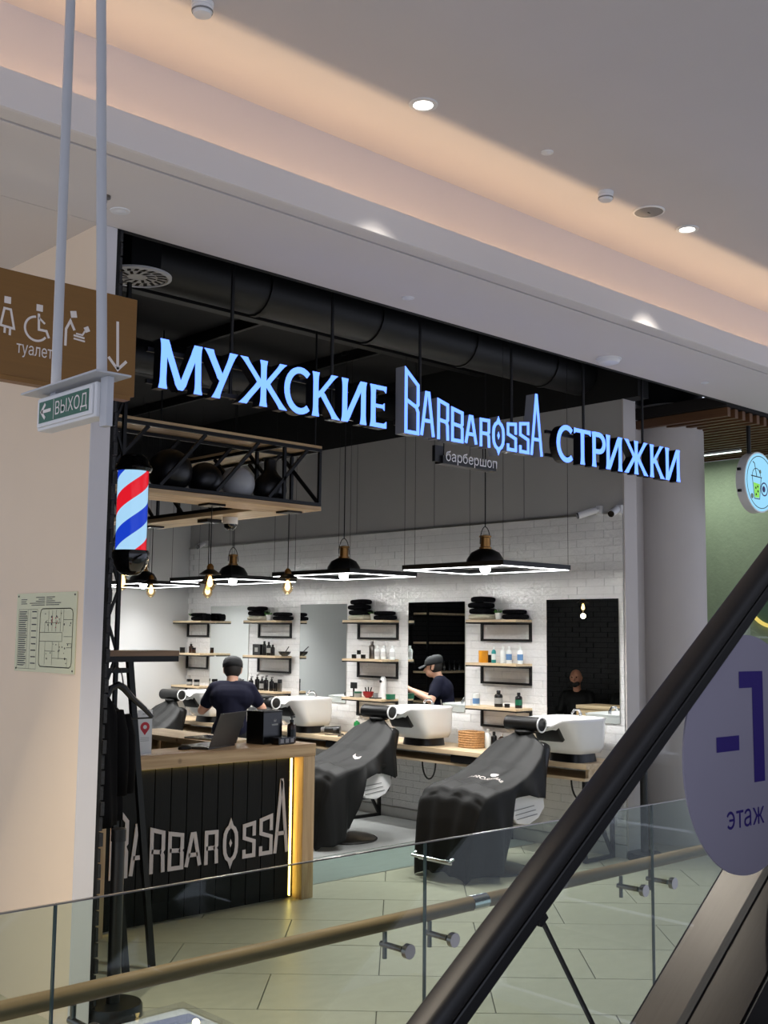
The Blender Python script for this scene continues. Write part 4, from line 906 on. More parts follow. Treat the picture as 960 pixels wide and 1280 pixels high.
for i, (px, py, hh, lab) in enumerate(((180, 944, 0.29, 'clear acrylic stand with a red pin card at the left of the counter'), (173, 925, 0.26, 'second red pin card stand half hidden behind the acrylic stand'))):
    p = at(px, py if i == 0 else 944, 'z', 1.0905); y = p.y + (0.0 if i == 0 else 0.14); x = p.x + (0 if i == 0 else 0.06)
    t = thing('card_stand', lab, 'card stand', (x, y, 1.0905), math.radians(-8))
    MB().box(-0.05, 0.05, -0.02, 0.05, 0, 0.006).build('foot', 'clear_acrylic', t)
    MB().box(-0.05, 0.05, 0, 0.004, 0.0065, hh).build('card', 'white_plastic', t)
    MB().flat(circ(0.032, 24, cx=0, cy=hh * .62), planeY(0, -0.001, 0)).flat([(-0.024, hh * .55), (0, hh * .44), (0.024, hh * .55)], planeY(0, -0.001, 0)).build('pin_print', 'pin_red', t)
    MB().flat(circ(0.013, 16, cx=0, cy=hh * .62), planeY(0, -0.0018, 0)).build('pin_hole', 'white_plastic', t)
    mb = MB()
    for k in range(3): mb.flat([(-0.03, hh * (.38 - .035 * k)), (0.03, hh * (.38 - .035 * k)), (0.03, hh * (.39 - .035 * k)), (-0.03, hh * (.39 - .035 * k))], planeY(0, -0.001, 0))
    mb.flat([(-0.02, hh * .9), (0.02, hh * .9), (0.02, hh * .915), (-0.02, hh * .915)], planeY(0, -0.001, 0)); mb.build('text_print', 'label_grey', t)
t = thing('tablet', 'flat silver tablet lying on the side desk', 'tablet', (5.16, 7.45, 1.0605), math.radians(8))
MB().box(-0.12, 0.12, -0.16, 0.16, 0, 0.012).build('body', 'metal_trim', t, bevel=0.003)
MB().box(-0.11, 0.11, -0.15, 0.15, 0.0123, 0.0132).build('screen', 'black_gloss', t)
p = at(150, 930, 'y', 6.65)
t = thing('monitor', 'black monitor on the counter behind the hanging coat', 'monitor', (3.80, 6.66, 1.0905), math.radians(10))
MB().box(-0.08, 0.08, -0.05, 0.05, 0, 0.01).build('foot', 'black_satin', t)
MB().box(-0.02, 0.02, -0.012, 0.012, 0.0101, 0.07).build('neck', 'black_satin', t)
MB().box(-0.16, 0.12, -0.025, -0.0125, 0.03, 0.22).build('screen', 'black_satin', t, bevel=0.003)

# ---- coat rack with coats
a = at(128, 813, 'y', 5.62); b = at(210, 812, 'y', 5.62); zt = a.z
t = thing('coat_rack', 'black steel coat rack with a wooden top board behind the wall end', 'coat rack', (3.4, 5.64, 0))
MB().box(a.x - 0.12 - 3.4, b.x - 3.4, -0.14, 0.08, zt - 0.03, zt).build('top_board', 'wood_dark', t, bevel=0.002)
MB().box(a.x - 0.12 - 3.4, b.x - 3.4, -0.135, 0.075, zt - 0.062, zt - 0.0305).build('steel_frame', 'black_metal', t)
la = at(162, 826, 'y', 5.64).x - 3.4
MB().bar((la, 0, zt - 0.06), (3.571 - 3.4, 0.017, 0.0), 0.034, 0.03, (0, 1, 0)).build('leg', 'black_metal', t)
MB().bar((la - 0.17, 0, zt - 0.06), (3.407 - 3.4, 0.02, 0.0), 0.034, 0.03, (0, 1, 0)).build('leg', 'black_metal', t)
zb_ = at(150, 838, 'y', 5.64).z; MB().box(la - 0.25, la + 0.02, -0.012, 0.012, zb_ - 0.014, zb_ + 0.014).build('cross_bar', 'black_metal', t)
def garment(name, label, x, y, ztop, zbot, hw, hd, m, rz):
    t = thing(name, label, 'coat', (x, y, zbot), rz)
    H = ztop - zbot; rings = []
    for q, w_, d_ in ((0, 1.0, 1.0), (0.12, 1.03, 1.0), (0.3, 1.0, .95), (0.5, .97, .9), (0.7, .95, .85), (0.86, .92, .8), (0.94, .62, .65), (0.985, .3, .5), (1.0, .22, .4)):
        rings.append([Vector((hw * w_ * math.cos(a) * (1 + .05 * math.sin(5 * a + 7 * q)), hd * d_ * math.sin(a) * (1 + .16 * math.sin(7 * a + 4 * q)), q * H)) for a in [2 * PI * k / 36 for k in range(36)]])
    MB().ring(rings).build('cloth', m, t, smooth='all')
    for s_ in (-1, 1):
        MB().tube([(s_ * hw * .85, 0, H * .88), (s_ * hw * 1.0, -.01, H * .7), (s_ * hw * 1.03, -.025, H * .45), (s_ * hw * 1.02, -.03, H * .22)], [.05, .06, .052, .045], 12).build('sleeve', m, t, smooth='all')
    return t
c0 = at(140, 862, 'y', 5.56)
garment('long_coat', 'long black coat hanging beside the wall end', 3.04, 5.36, 1.54, 0.875, 0.125, 0.06, 'coat_cloth', 0.5)
garment('dark_jacket', 'dark navy jacket hanging on the black coat rack', 3.16, 5.53, 1.50, 0.87, 0.125, 0.06, 'coat_cloth', 0.25)
hg = [at(px, py, 'y', 5.52) for px, py in ((134, 872), (139, 860), (148, 856), (155, 860), (166, 873), (180, 885), (190, 896))]
t = thing('coat_hanger', 'black wooden coat hanger sticking out beyond the coats', 'hanger', hg[3])
MB().tube([p - hg[3] for p in hg], [.014, .018, .02, .02, .017, .015, .012], 8).build('shoulder_bar', 'black_satin', t, smooth=True)
MB().tube([Vector((0, 0, 0.0)), Vector((0, 0.02, 0.06)), Vector((0.0, 0.04, 0.10)), Vector((-.02, 0.06, 0.115)), Vector((-0.03, 0.08, 0.09))], 0.004, 6).build('hook', 'steel', t)
MB().tube([p for p in (hg[0] - hg[3] + Vector((0, 0, -.12)), hg[6] - hg[3] + Vector((0, 0, -.005)))], 0.005, 6).build('trouser_bar', 'black_satin', t)

# ================================================================== BARBER STATIONS
names4 = ['beside the round column', 'showing the barber in the navy shirt', 'between the two black towel stacks', 'half hidden behind the barber']
for (y0, y1), lab in zip(MIR, names4):
    t = thing('wall_mirror', 'tall frameless mirror on the tiled wall ' + lab, 'mirror', (WX - 0.015, (y0 + y1) / 2, 1.13), group='frameless station mirrors')
    h = (y1 - y0) / 2
    MB().box(-0.008, -0.002, -h, h, 0, 1.09).build('mirror_glass', 'mirror', t)
    MB().box(-0.0015, 0.0, -h + 0.004, h - 0.004, 0.004, 1.086).build('back_board', 'grey_plastic', t)
    MB().box(-0.0075, -0.0015, h + 0.0002, h + 0.004, 0, 1.09).box(-0.0075, -0.0015, -h - 0.004, -h - 0.0002, 0, 1.09).box(-0.0075, -0.0015, -h, h, -0.004, -0.0002).build('polished_edge', 'metal_trim', t)
# ---- wall shelves
SX0, SX1 = 8.085, 8.325
COLS = [(6.80, 7.43), (8.60, 9.235), (10.40, 11.035), (11.93, 12.57)]
cname = ['right-hand column', 'second column from the right', 'column beside the barber', 'far corner column']
SZ = [2.035, 1.625, 1.215]; sname = ['top', 'middle', 'bottom']
for c, (y0, y1) in enumerate(COLS):
    for k, z in enumerate(SZ):
        t = thing('wall_shelf', '%s wooden shelf with black bracket of the %s' % (sname[k], cname[c]), 'shelf', (SX1, (y0 + y1) / 2, z), group='wooden wall shelves')
        h = (y1 - y0) / 2; g = 0.16 if c == 3 else 0.0
        MB().box(SX0 - SX1, 0.0, -h, h, -0.024, 0).build('board', 'wood_pale', t, bevel=0.002)
        b = 0.022
        MB().box(-b, 0, -h + g, -h + b + g, -0.205, -0.0245).box(-b, 0, h - b, h, -0.205, -0.0245).box(-b, 0, -h + b + g, h - b, -0.205, -0.205 + b).box(-b, 0, -h + b + g, h - b, -0.0465, -0.0245).build('bracket_frame', 'black_metal', t)
        MB().box(SX0 - SX1 + 0.002, -b - 0.001, -h, -h + 0.008, -0.038, -0.0245).box(SX0 - SX1 + 0.002, -b - 0.001, h - 0.008, h, -0.038, -0.0245).box(SX0 - SX1 + 0.0015, SX0 - SX1 + 0.012, -h + 0.009, h - 0.009, -0.036, -0.0245).build('edge_frame', 'black_metal', t)
# ---- products; pixel columns give the place along each shelf
def py_(px, x=8.2): return at(px, 800, 'x', x).y
def towel(y, z, label, m='towel_black', w=0.11, d=0.085, h=0.045, x=8.205, wob=0.0):
    n = 24; rings = []
    for q in (-1, -.92, -.7, 0, .7, .92, 1):
        s_ = 1 if abs(q) < .8 else (.9 if abs(q) < .95 else .7)
        rings.append([Vector((d * math.copysign(abs(math.cos(a)) ** .5, math.cos(a)) * s_, q * w, h / 2 + wob * math.sin(3 * q + y) + h / 2 * math.copysign(abs(math.sin(a)) ** .7, math.sin(a)) * s_)) for a in [2 * PI * k / n for k in range(n)]])
    o = MB().ring(rings).build('folded_towel', m, smooth='all', loc=(x, y, z), ); return tag(o, label, 'towel', 'folded towels on the shelves')
def plant(y, z, label, s=1.0):
    t = thing('potted_plant', label, 'plant', (8.18, y, z), group='little plants on the shelves')
    MB().lathe([(0.024 * s, 0), (0.033 * s, 0.055 * s), (0.034 * s, 0.065 * s), (0.029 * s, 0.066 * s), (0.027 * s, 0.055 * s)], 16).build('pot', 'porcelain', t, smooth=True)
    f = t
    for k in range(16):
        a = R.uniform(0, 2 * PI); e = R.uniform(0.2, 1.3); l = R.uniform(0.04, 0.065) * s
        d = Vector((math.cos(a) * math.cos(e), math.sin(a) * math.cos(e), math.sin(e))); b = Vector((0, 0, 0.06 * s)); r = d.orthogonal().normalized() * 0.012 * s
        MB().add([b, b + d * l * .5 + r, b + d * l, b + d * l * .5 - r], [(0, 1, 2, 3)]).build('leaf', 'leaf', f, solid=0.001)
def bottle(name, label, y, z, h, r, m, capm='bottle_black', lab=None, x=8.19, grp='bottles on the shelves'):
    t = thing(name, label, 'bottle', (x, y, z), group=grp)
    MB().lathe([(r * .94, 0), (r, .005), (r, h * .68), (r * .8, h * .76), (r * .45, h * .80), (r * .45, h * .82)], 16).build('body', m, t, smooth=True)
    MB().lathe([(r * .5, h * .821), (r * .5, h * .97), (r * .4, h)], 12).build('cap', capm, t, smooth=True)
    if lab: MB().lathe([(r * 1.015, h * .2), (r * 1.015, h * .55)], 16).build('label_band', lab, t, smooth=True)
def jar(name, label, y, z, h, r, m, capm='bottle_black', lab=None, x=8.18, cat='jar', grp='jars on the shelves'):
    t = thing(name, label, cat, (x, y, z), group=grp)
    MB().lathe([(r * .93, 0), (r, .004), (r, h * .7)], 16).build('body', m, t, smooth=True)
    MB().lathe([(r * 1.03, h * .702), (r * 1.03, h * .98), (r * .95, h)], 16).build('lid', capm, t, smooth=True)
    if lab: MB().lathe([(r * 1.012, h * .15), (r * 1.012, h * .6)], 16).build('label_band', lab, t, smooth=True)
T, M_, B_ = SZ
def towels(c, pxs, px2, zt=T, n=3, big=True):
    y = py_(pxs)
    towel(y, zt, 'cream towel under the black towel stack, top shelf, ' + c, 'towel_cream', .125, .09, .055)
    hts = 0.056
    for k in range(n):
        towel(y + (0.02 if k == 1 else -0.005), zt + hts, ['black folded towel directly on the cream towel, ', 'second black towel above the cream towel, ', 'topmost black towel of the tall stack, '][k] + c, w=(.125, .115, .10)[k], h=.055, wob=0.003); hts += 0.0562
    y2 = py_(px2)
    towel(y2, zt, 'lower black towel of the low pair beside the plant, ' + c, w=.11, h=.05); towel(y2 + .01, zt + .05, 'upper black towel of the low pair beside the plant, ' + c, w=.095, h=.045)
towels(cname[0], 603, 644); plant(py_(623, 8.18), T, 'small green plant in a white pot on the top shelf, ' + cname[0])
towels(cname[1], 450, 481); plant(py_(466.5, 8.18), T, 'small green plant in a white pot on the top shelf, ' + cname[1], 1.05)
towels(cname[2], 322, 353, n=2); plant(py_(335.5, 8.18), T, 'small green plant in a white pot on the top shelf, ' + cname[2], 1.05)
plant(py_(238.5, 8.18), T, 'small green plant in a white pot on the top shelf, ' + cname[3], 0.95)
towel(py_(250), T, 'lower black towel on the top shelf in the far corner', w=.12, h=.055); towel(py_(248), T + .055, 'upper black towel on the top shelf in the far corner', w=.09, h=.045); towel(11.985, T, 'small black towel roll at the shelf end in the far corner', w=.045, h=.09, d=.05)
# column 1 (right)
jar('storage_cup', 'orange cup on the middle shelf of the right-hand shelf column', py_(606), M_, .115, .046, 'cup_orange', 'cup_orange', cat='cup')
jar('product_jar', 'small black jar between the orange cup and the teal bottle', py_(612.5, 8.25), M_, .075, .022, 'bottle_black', x=8.25)
bottle('spray_bottle', 'teal bottle on the middle shelf of the right-hand shelf column', py_(618), M_, .155, .022, 'bottle_teal', 'bottle_white', 'bottle_white')
for px, lab in ((629.5, 'white bottle next to the teal bottle on the middle shelf'), (637, 'white bottle in the middle of the three white ones by the teal bottle'), (651, 'white bottle at the shelf end right of its two white neighbours')): bottle('lotion_bottle', lab, py_(px), M_, .16, .028, 'bottle_white', 'bottle_white', 'label_blue' if px > 636 else None)
jar('clear_canister', 'pale canister at the left end of the bottom shelf, right-hand column', py_(597), B_, .115, .034, 'bottle_white', 'bottle_white', 'label_blue', cat='canister')
bottle('product_bottle', 'large black bottle in the middle of the bottom shelf, right-hand column', py_(624), B_, .155, .04, 'bottle_black', lab='label_grey')
jar('product_tin', 'flat black tin on the bottom shelf of the right-hand column', py_(635.5), B_, .035, .026, 'bottle_black', cat='tin')
bottle('product_bottle', 'dark bottle at the right end of the bottom shelf, right-hand column', py_(649), B_, .145, .034, 'bottle_black', lab='jar_green')
# column 2
for px, dz, lab in ((444.5, 0, 'left one of three little black jars below the towels'), (450.5, .045, 'little black jar stacked on its two neighbours'), (456, 0, 'right one of three little black jars below the towels')): jar('product_jar', lab, py_(px), M_ + dz, .044, .026 if dz == 0 else .022, 'bottle_black')
bottle('spray_bottle', 'tall dark grey bottle next to the white bottles, second shelf column', py_(466), M_, .19, .032, 'steel_dark', 'steel_dark')
for px, lab in ((472.5, 'white tube standing next to the dark grey bottle'), (480.5, 'middle one of three white tubes beside the grey bottle'), (491.5, 'white tube at the right shelf end beside the grey bottle')): bottle('lotion_tube', lab, py_(px), M_, .145, .030, 'bottle_white', 'bottle_white', 'grout')
t = thing('price_sign', 'small black price sign on a stick at the left shelf end', 'sign', (8.17, py_(443, 8.17), B_)); MB().box(-.03, .03, -.03, .03, 0, .008).build('foot', 'black_satin', t); MB().box(-.006, .006, -.008, .008, .0081, .09).build('stick', 'black_satin', t); MB().box(-.004, .004, -.05, .05, .09, .155).build('plate', 'black_satin', t)
jar('product_jar', 'grey green jar beside the black price sign', py_(450), B_, .06, .042, 'label_grey', 'jar_green')
t = thing('mixing_bowl', 'dark red bowl holding brushes on the bottom shelf, second column', 'bowl', (8.19, py_(462), B_), group=None); MB().lathe([(.03, 0), (.055, .03), (.062, .065), (.056, .066), (.048, .03), (.02, .01)], 20).build('bowl', 'bowl_red', t, smooth=True)
for dx, dy in ((-.02, .01), (.01, -.02), (.02, .02)): MB().cyl((dx * .5, dy * .5, .02), (dx * 1.6, dy * 1.6, .11), .006, n=8).build('brush', 'black_satin', t)
t = thing('clipper_tray', 'little dark tray with clipper parts, bottom shelf second column', 'tray', (8.15, py_(470.5, 8.15), B_)); MB().box(-.05, .05, -.05, .05, 0, .012).build('tray', 'black_satin', t); MB().box(-.02, .02, -.015, .015, .0121, .06).build('clipper', 'grey_plastic', t); MB().box(-.01, .01, .02, .035, .0121, .05).build('comb', 'steel_dark', t)
t = thing('shaver_dispenser', 'tall white dispenser with a round eye on the bottom shelf', 'dispenser', (8.22, py_(479.5, 8.22), B_)); MB().ring([[Vector((.035 * s_ * math.cos(a), .034 * s_ * math.sin(a), z)) for a in [2 * PI * k / 16 for k in range(16)]] for s_, z in ((1, 0), (1, .08), (.92, .17), (.85, .21), (.5, .23))]).build('body', 'white_plastic', t, smooth=True); MB().cyl((-.033, 0, .18), (-.042, 0, .18), .014).build('eye', 'black_satin', t)
jar('product_jar', 'round dark green jar at the right shelf end, second column', py_(490.5), B_, .055, .05, 'jar_green', 'jar_green')
# column 3
t = thing('product_box', 'black product box on the middle shelf beside the barber', 'box', (8.2, py_(324), M_)); MB().box(-.04, .04, -.075, .075, 0, .13).build('body', 'bottle_black', t, bevel=.002); MB().box(-.0415, -.0402, -.03, .03, .04, .09).build('print', 'label_grey', t)
for px, h, lab in ((331.5, .17, 'tall black bottle right beside the black product box'), (337, .16, 'second black bottle from the black product box'), (342, .13, 'third black bottle from the black product box')): bottle('product_bottle', lab, py_(px), M_, h, .026, 'bottle_black', lab='label_grey' if px == 337 else None)
t = thing('mixing_bowl', 'flat black bowl with a spatula on the middle shelf', 'bowl', (8.19, py_(357), M_)); MB().lathe([(.03, 0), (.06, .02), (.075, .05), (.07, .052), (.05, .02), (.02, .008)], 20).build('bowl', 'bottle_black', t, smooth=True); MB().bar((0, 0, .03), (-.02, -.10, .11), .008).build('spatula', 'black_satin', t)
for px, h, lab in ((316, .155, 'black pump bottle at the left end of the row above the basins'), (323.5, .18, 'second black pump bottle of the row above the basins'), (329.5, .16, 'third black bottle of the row above the basins'), (334.5, .175, 'fourth black pump bottle of the row above the basins'), (341.5, .16, 'fifth black pump bottle of the row above the basins')):
    pump('pump_bottle', lab, (8.19, py_(px), B_), h, .03, 'bottle_black', 'label_grey' if px in (329.5,) else None, group='black bottles on the bottom shelf')
jar('product_jar', 'short black jar near the right end of the bottle row', py_(347.5), B_, .10, .03, 'bottle_black'); jar('product_tube', 'slim dark canister at the right end of the bottle row', py_(352.5), B_, .14, .026, 'steel_dark', 'bottle_black', cat='canister')
# column 4
jar('product_jar', 'square looking black jar on the middle shelf in the far corner', py_(230), M_, .07, .035, 'bottle_black'); bottle('product_bottle', 'brown dropper bottle on the middle shelf in the far corner', py_(240), M_, .115, .03, 'bottle_brown'); jar('product_jar', 'dark brown jar beside the dropper bottle in the far corner', py_(244), M_, .07, .03, 'bottle_brown')
jar('product_jar', 'left black jar on the bottom shelf in the far corner', py_(240), B_, .08, .037, 'bottle_black', lab='label_grey'); jar('product_jar', 'right black jar on the bottom shelf in the far corner', py_(249), B_, .08, .037, 'bottle_black', lab='label_grey')
# ---- work bench along the tiled wall
BZ = 0.82; BX0 = 7.80
bn = thing('work_bench', 'long pale wooden bench running under the mirrors', 'bench', (8.06, 9.0, 0))
yb0, yb1 = 5.80 - 9.0, 12.5 - 9.0
MB().box(BX0 - 8.06, 8.33 - 8.06, yb0, yb1, BZ - 0.042, BZ).build('bench_top', 'wood_pale', bn, bevel=0.003)
MB().box(BX0 + 0.06 - 8.06, 8.30 - 8.06, yb0 + 0.06, yb1, BZ - 0.15, BZ - 0.125).build('lower_board', 'wood_pale', bn, bevel=0.002)
for y in (5.86, 7.0, 8.8, 10.6, 12.3):
    yy = y - 9.0; f = MB()
    x0, x1 = 7.86 - 8.06, 8.28 - 8.06
    f.box(x0, x0 + .03, yy, yy + .03, 0, BZ - .151).box(x1 - .03, x1, yy, yy + .03, 0, BZ - .151).box(x0 + .03, x1 - .03, yy, yy + .03, 0.0, .03).box(x0 + .03, x1 - .03, yy, yy + .03, BZ - .182, BZ - .151)
    f.build('leg_frame', 'black_metal', bn); MB().bar((x0 + .02, yy + .015, BZ - .17), (x1 - .02, yy + .015, .03), .026).build('diagonal', 'black_metal', bn)
    MB().box(x0 + .05, x1 - .05, yy - .001, yy + .029, BZ - .1245, BZ - .0425).build('spacer_block', 'wood_pale', bn)
for y in (6.95, 8.75, 10.55):
    MB().box(BX0 + .02 - 8.06, 8.2 - 8.06, y + .05 - 9.0, y + .42 - 9.0, BZ - .115, BZ - .0425).build('drawer', 'black_satin', bn, bevel=0.003)
for i, y in enumerate((6.18, 7.98, 9.78, 11.58)):
    tag(MB().tube([(0, 0.09 * math.cos(PI * k / 12), -.16 * math.sin(PI * k / 12)) for k in range(13)], .008, 8).build('hose_loop', 'black_rubber', loc=(7.95, y - .2, BZ - .16)), 'black hose loop hanging under the bench, ' + ['first from the column', 'second from the column', 'third from the column', 'last one in the far corner'][i], 'hose', 'hose loops under the bench')
# ---- wash basins
def basin_proto():
    t = thing('wash_basin', 'x', 'basin', (7.98, 6.08, BZ), group='white wash basins')
    def ring(sx, sy, z, ex=.55, dx=0.0, lip=0.0):
        out = []
        for k in range(40):
            a = 2 * PI * k / 40; c, s_ = math.cos(a), math.sin(a)
            x = dx + sx * math.copysign(abs(c) ** ex, c); y = sy * math.copysign(abs(s_) ** ex, s_)
            zz = z
            if lip and x < -sx * .55 + dx: zz -= lip * max(0, 1 - (y / (sy * .62)) ** 2)
            out.append(Vector((x, y, zz)))
        return out
    R_ = [ring(.19, .21, .075, .45), ring(.215, .24, .13, .45, dx=-.01), ring(.255, .262, .23, .48, dx=-.05), ring(.30, .275, .345, dx=-.085, lip=.06), ring(.305, .282, .37, .5, dx=-.088, lip=.085), ring(.292, .27, .372, .5, dx=-.088, lip=.085), ring(.26, .245, .33, dx=-.075, lip=.06), ring(.21, .22, .21, dx=-.03), ring(.14, .16, .13), ring(.03, .03, .12)]
    MB().ring(R_).build('bowl', 'porcelain', t, smooth='all')
    MB().grid(lambda u, v: Vector((-.375 + .085 * (1 - u) + .03 * u * u * u, (v - .5) * .27, .19 + .115 * u + .045 * (2 * v - 1) ** 2 * u)), 8, 10).build('neck_pad', 'black_rubber', t, smooth='all', solid=0.035)
    MB().ring([ring(.16, .19, 0.0), ring(.15, .18, .07)]).build('pedestal', 'black_satin', t, smooth=True)
    MB().cyl((.12, 0, .37), (.12, 0, .40), .015).tube([(.12, 0, .40), (.09, 0, .43), (.03, 0, .43), (0, 0, .40)], .010, 8).build('faucet', 'chrome', t, smooth=True)
    return t
bl = ['nearest the round column', 'beside the wicker basket', 'right of the standing barber', 'left of the standing barber']
b0 = basin_proto(); b0['label'] = 'white wash basin on the bench ' + bl[0]
for k in range(1, 4): copy_tree(b0, None, (7.98, 6.08 + 1.8 * k, BZ), 'white wash basin on the bench ' + bl[k])
# ---- barber chairs (forward = local +x, turned to face -X)
def chair_proto():
    t = thing('barber_chair', 'x', 'chair', (7.1, 6.2, 0), PI, group='black barber chairs')
    MB().lathe([(.30, 0), (.30, .012), (.27, .03), (.10, .05), (.05, .06)], 40).build('base', 'steel_dark', t, smooth=True)
    MB().lathe([(.301, .004), (.312, .010), (.301, .018)], 40, caps=False).build('base_rim', 'black_rubber', t, smooth=True)
    MB().lathe([(.045, .061), (.045, .30), (.06, .31), (.06, .36)], 24).build('column', 'chrome', t, smooth=True)
    MB().box(-.27, .28, -.25, .25, .37, .50).build('seat', 'black_satin', t, bevel=.04)
    b = MB().box(-.06, .06, -.25, .25, 0, .60).build('backrest', 'black_satin', t, bevel=.045); b.location = (-.30, 0, .42); b.rotation_euler = (0, math.radians(-14), 0)
    for s_ in (-1, 1):
        a = MB().prism([(-.30, .62), (-.32, .50), (-.24, .42), (-.12, .38), (.02, .40), (.10, .47), (.14, .60), (.10, .66), (-.2, .68)], lambda u, v, d: Vector((u, s_ * (.30 - d), v)), .035).build('armrest_panel', 'white_plastic', t, bevel=.008)
        for k in range(3): MB().bar((-.22 + .02 * k, s_ * .3025, .455 + .035 * k), (.03 + .02 * k, s_ * .3025, .435 + .035 * k), .007, .004).build('slit', 'grey_plastic', a)
        MB().box(-.24, .16, s_ * .30 - .04, s_ * .30 + .04, .665, .70).build('armrest_pad', 'black_satin', t, bevel=.012)
        MB().tube([(.20, s_ * .15, .37), (.34, s_ * .15, .30), (.42, s_ * .15, .17), (.50, s_ * .15, .15)], .014, 8).build('footrest_arm', 'chrome', t, smooth=True)
    MB().box(.44, .66, -.18, .18, .14, .165).build('footrest_plate', 'chrome', t, bevel=.008)
    MB().tube([(.66, -.2, .19), (.70, -.2, .175), (.70, .2, .175), (.66, .2, .19)], .013, 8).build('footrest_bar', 'chrome', t, smooth=True)
    MB().cyl((-.43, 0, .98), (-.44, 0, 1.10), .02).build('headrest_post', 'steel_dark', t, smooth=True)
    h = MB().cyl((-.44, -.19, 1.145), (-.44, .17, 1.145), .062, n=28).build('headrest_roll', 'black_satin', t, smooth=True)
    MB().tube([(-.44 + .06 * math.cos(2 * PI * k / 28), .178, 1.145 + .06 * math.sin(2 * PI * k / 28)) for k in range(28)], .007, 8, closed=True).build('end_ring', 'white_plastic', h, smooth=True)
    MB().cyl((-.44, .1705, 1.145), (-.44, .176, 1.145), .052, n=24).build('end_cap', 'black_satin', h, smooth=True)
    return t
CHY = [6.22, 8.02, 9.82, 11.62]
cl = ['nearest the glass railing', 'second one behind the counter', 'behind the standing barber', 'in the far corner']
c0 = chair_proto(); c0['label'] = 'barber chair under a black cape, ' + cl[0]; c0.location = (7.08, CHY[0], 0); c0.rotation_euler = (0, 0, PI)
for k in range(1, 4): copy_tree(c0, None, (7.08, CHY[k], 0), 'barber chair under a black cape, ' + cl[k], PI + (0, .04, 0, .06)[k])
# ---- capes draped over the chairs
ST = [(-.47, 1.075, .07, .93, .93), (-.42, 1.085, .13, .70, .75), (-.36, 1.03, .27, .58, .60), (-.27, .95, .315, .56, .58), (-.14, .86, .335, .60, .60), (.0, .80, .35, .64, .62), (.10, .765, .36, .60, .5), (.17, .745, .365, .36, .3), (.24, .735, .365, .16, .16), (.34, .715, .36, .10, .10), (.43, .685, .345, .07, .07), (.50, .60, .33, .055, .055), (.545, .45, .31, .05, .05), (.58, .25, .29, .045, .045), (.60, .055, .27, .04, .04)]
def cape_fn(seed, top=0.0):
    rr = random.Random(seed); ph = [rr.uniform(0, 6) for _ in range(4)]
    def fn(u, v):
        s_ = u * (len(ST) - 1); i = min(int(s_), len(ST) - 2); f = s_ - i; f = f * f * (3 - 2 * f) if False else f
        a, b = ST[i], ST[i + 1]; x, z, w_, h1, h2 = (a[k] + (b[k] - a[k]) * f for k in range(5))
        t = 2 * v - 1; T_ = .52
        z += top * max(0, 1 - abs(x + .2) / .35)
        if abs(t) < T_:
            q = t / T_; y = w_ * math.copysign(abs(q) ** .9, q); zz = z - .05 * abs(q) ** 3 + .012 * math.sin(11 * q + 7 * x + ph[0]) * (1 - abs(q)) - (.03 * (1 - q * q) if -.1 < x < .3 else 0)
            return Vector((x + .012 * math.sin(9 * q + ph[1]) * (u > .75), y, zz))
        q = (abs(t) - T_) / (1 - T_); hem = h2 if t < 0 else h1
        zz = (z - .05) + (hem - (z - .05)) * q + .012 * math.sin(14 * x + ph[2]) * q
        fold = (.035 * math.sin(15 * x + ph[3]) + .02 * math.sin(31 * x + ph[0])) * q
        y = math.copysign(w_ + .035 * math.sin(PI * min(1, q * 1.1) * .5) + fold, t)
        return Vector((x + .03 * q * math.sin(8 * x), y, zz))
    return fn
capl = ['black barber cape with a pale printed logo, draped over the nearest chair', 'black barber cape with a pale swoosh, draped over the chair behind the counter', 'black cape over the seated client next to the standing barber', 'black barber cape draped over the chair in the far corner']
for k in range(4):
    rz = PI + (0, .04, 0, .06)[k]
    t = thing('barber_cape', capl[k], 'cape', (7.08, CHY[k], 0), rz, 'black capes over the chairs')
    fn = cape_fn(11 + k, 0.12 if k == 2 else 0.0)
    MB().grid(fn, 84, 64).build('cloth', 'black_cloth', t, smooth='all', solid=0.004)
    MB().tube([Vector((-.44 + .07 * math.cos(2 * PI * j / 20), .085 * math.sin(2 * PI * j / 20), 1.082 + (.12 if k == 2 else 0))) for j in range(20)], .014, 8, closed=True).build('neck_band', 'black_cloth', t, smooth=True)
    # print, laid on the cloth
    def onc(u, v, fn=fn): 
        p = fn(u, v); e = .004; n = (fn(u + e, v) - p).cross(fn(u, v + e) - p).normalized()
        if n.z < 0: n = -n
        return p + n * .004
    mb = MB()
    if k == 0:
        vs, fs = text_geo('BARBAROSSA', 1.0); W = max(v[0] for v in vs)
        mb.add([onc(.455 - .045 * (v[1] - .35) - .03 * math.sin(PI * v[0] / W), .66 - .24 * v[0] / W) for v in vs], fs)
        mb.add([onc(.375 + .018 * math.cos(a) - .0, .54 + .028 * math.sin(a)) for a in [2 * PI * j / 12 for j in range(12)]], [tuple(range(12))])
    elif k in (1, 3):
        pts = [(.36, .66), (.39, .665), (.41, .645), (.40, .615), (.375, .585), (.34, .575), (.365, .60), (.385, .625), (.38, .645)]
        mb.add([onc(*p) for p in pts], [tuple(range(len(pts)))])
    if mb.v: mb.build('printed_logo', 'letter_white', t)
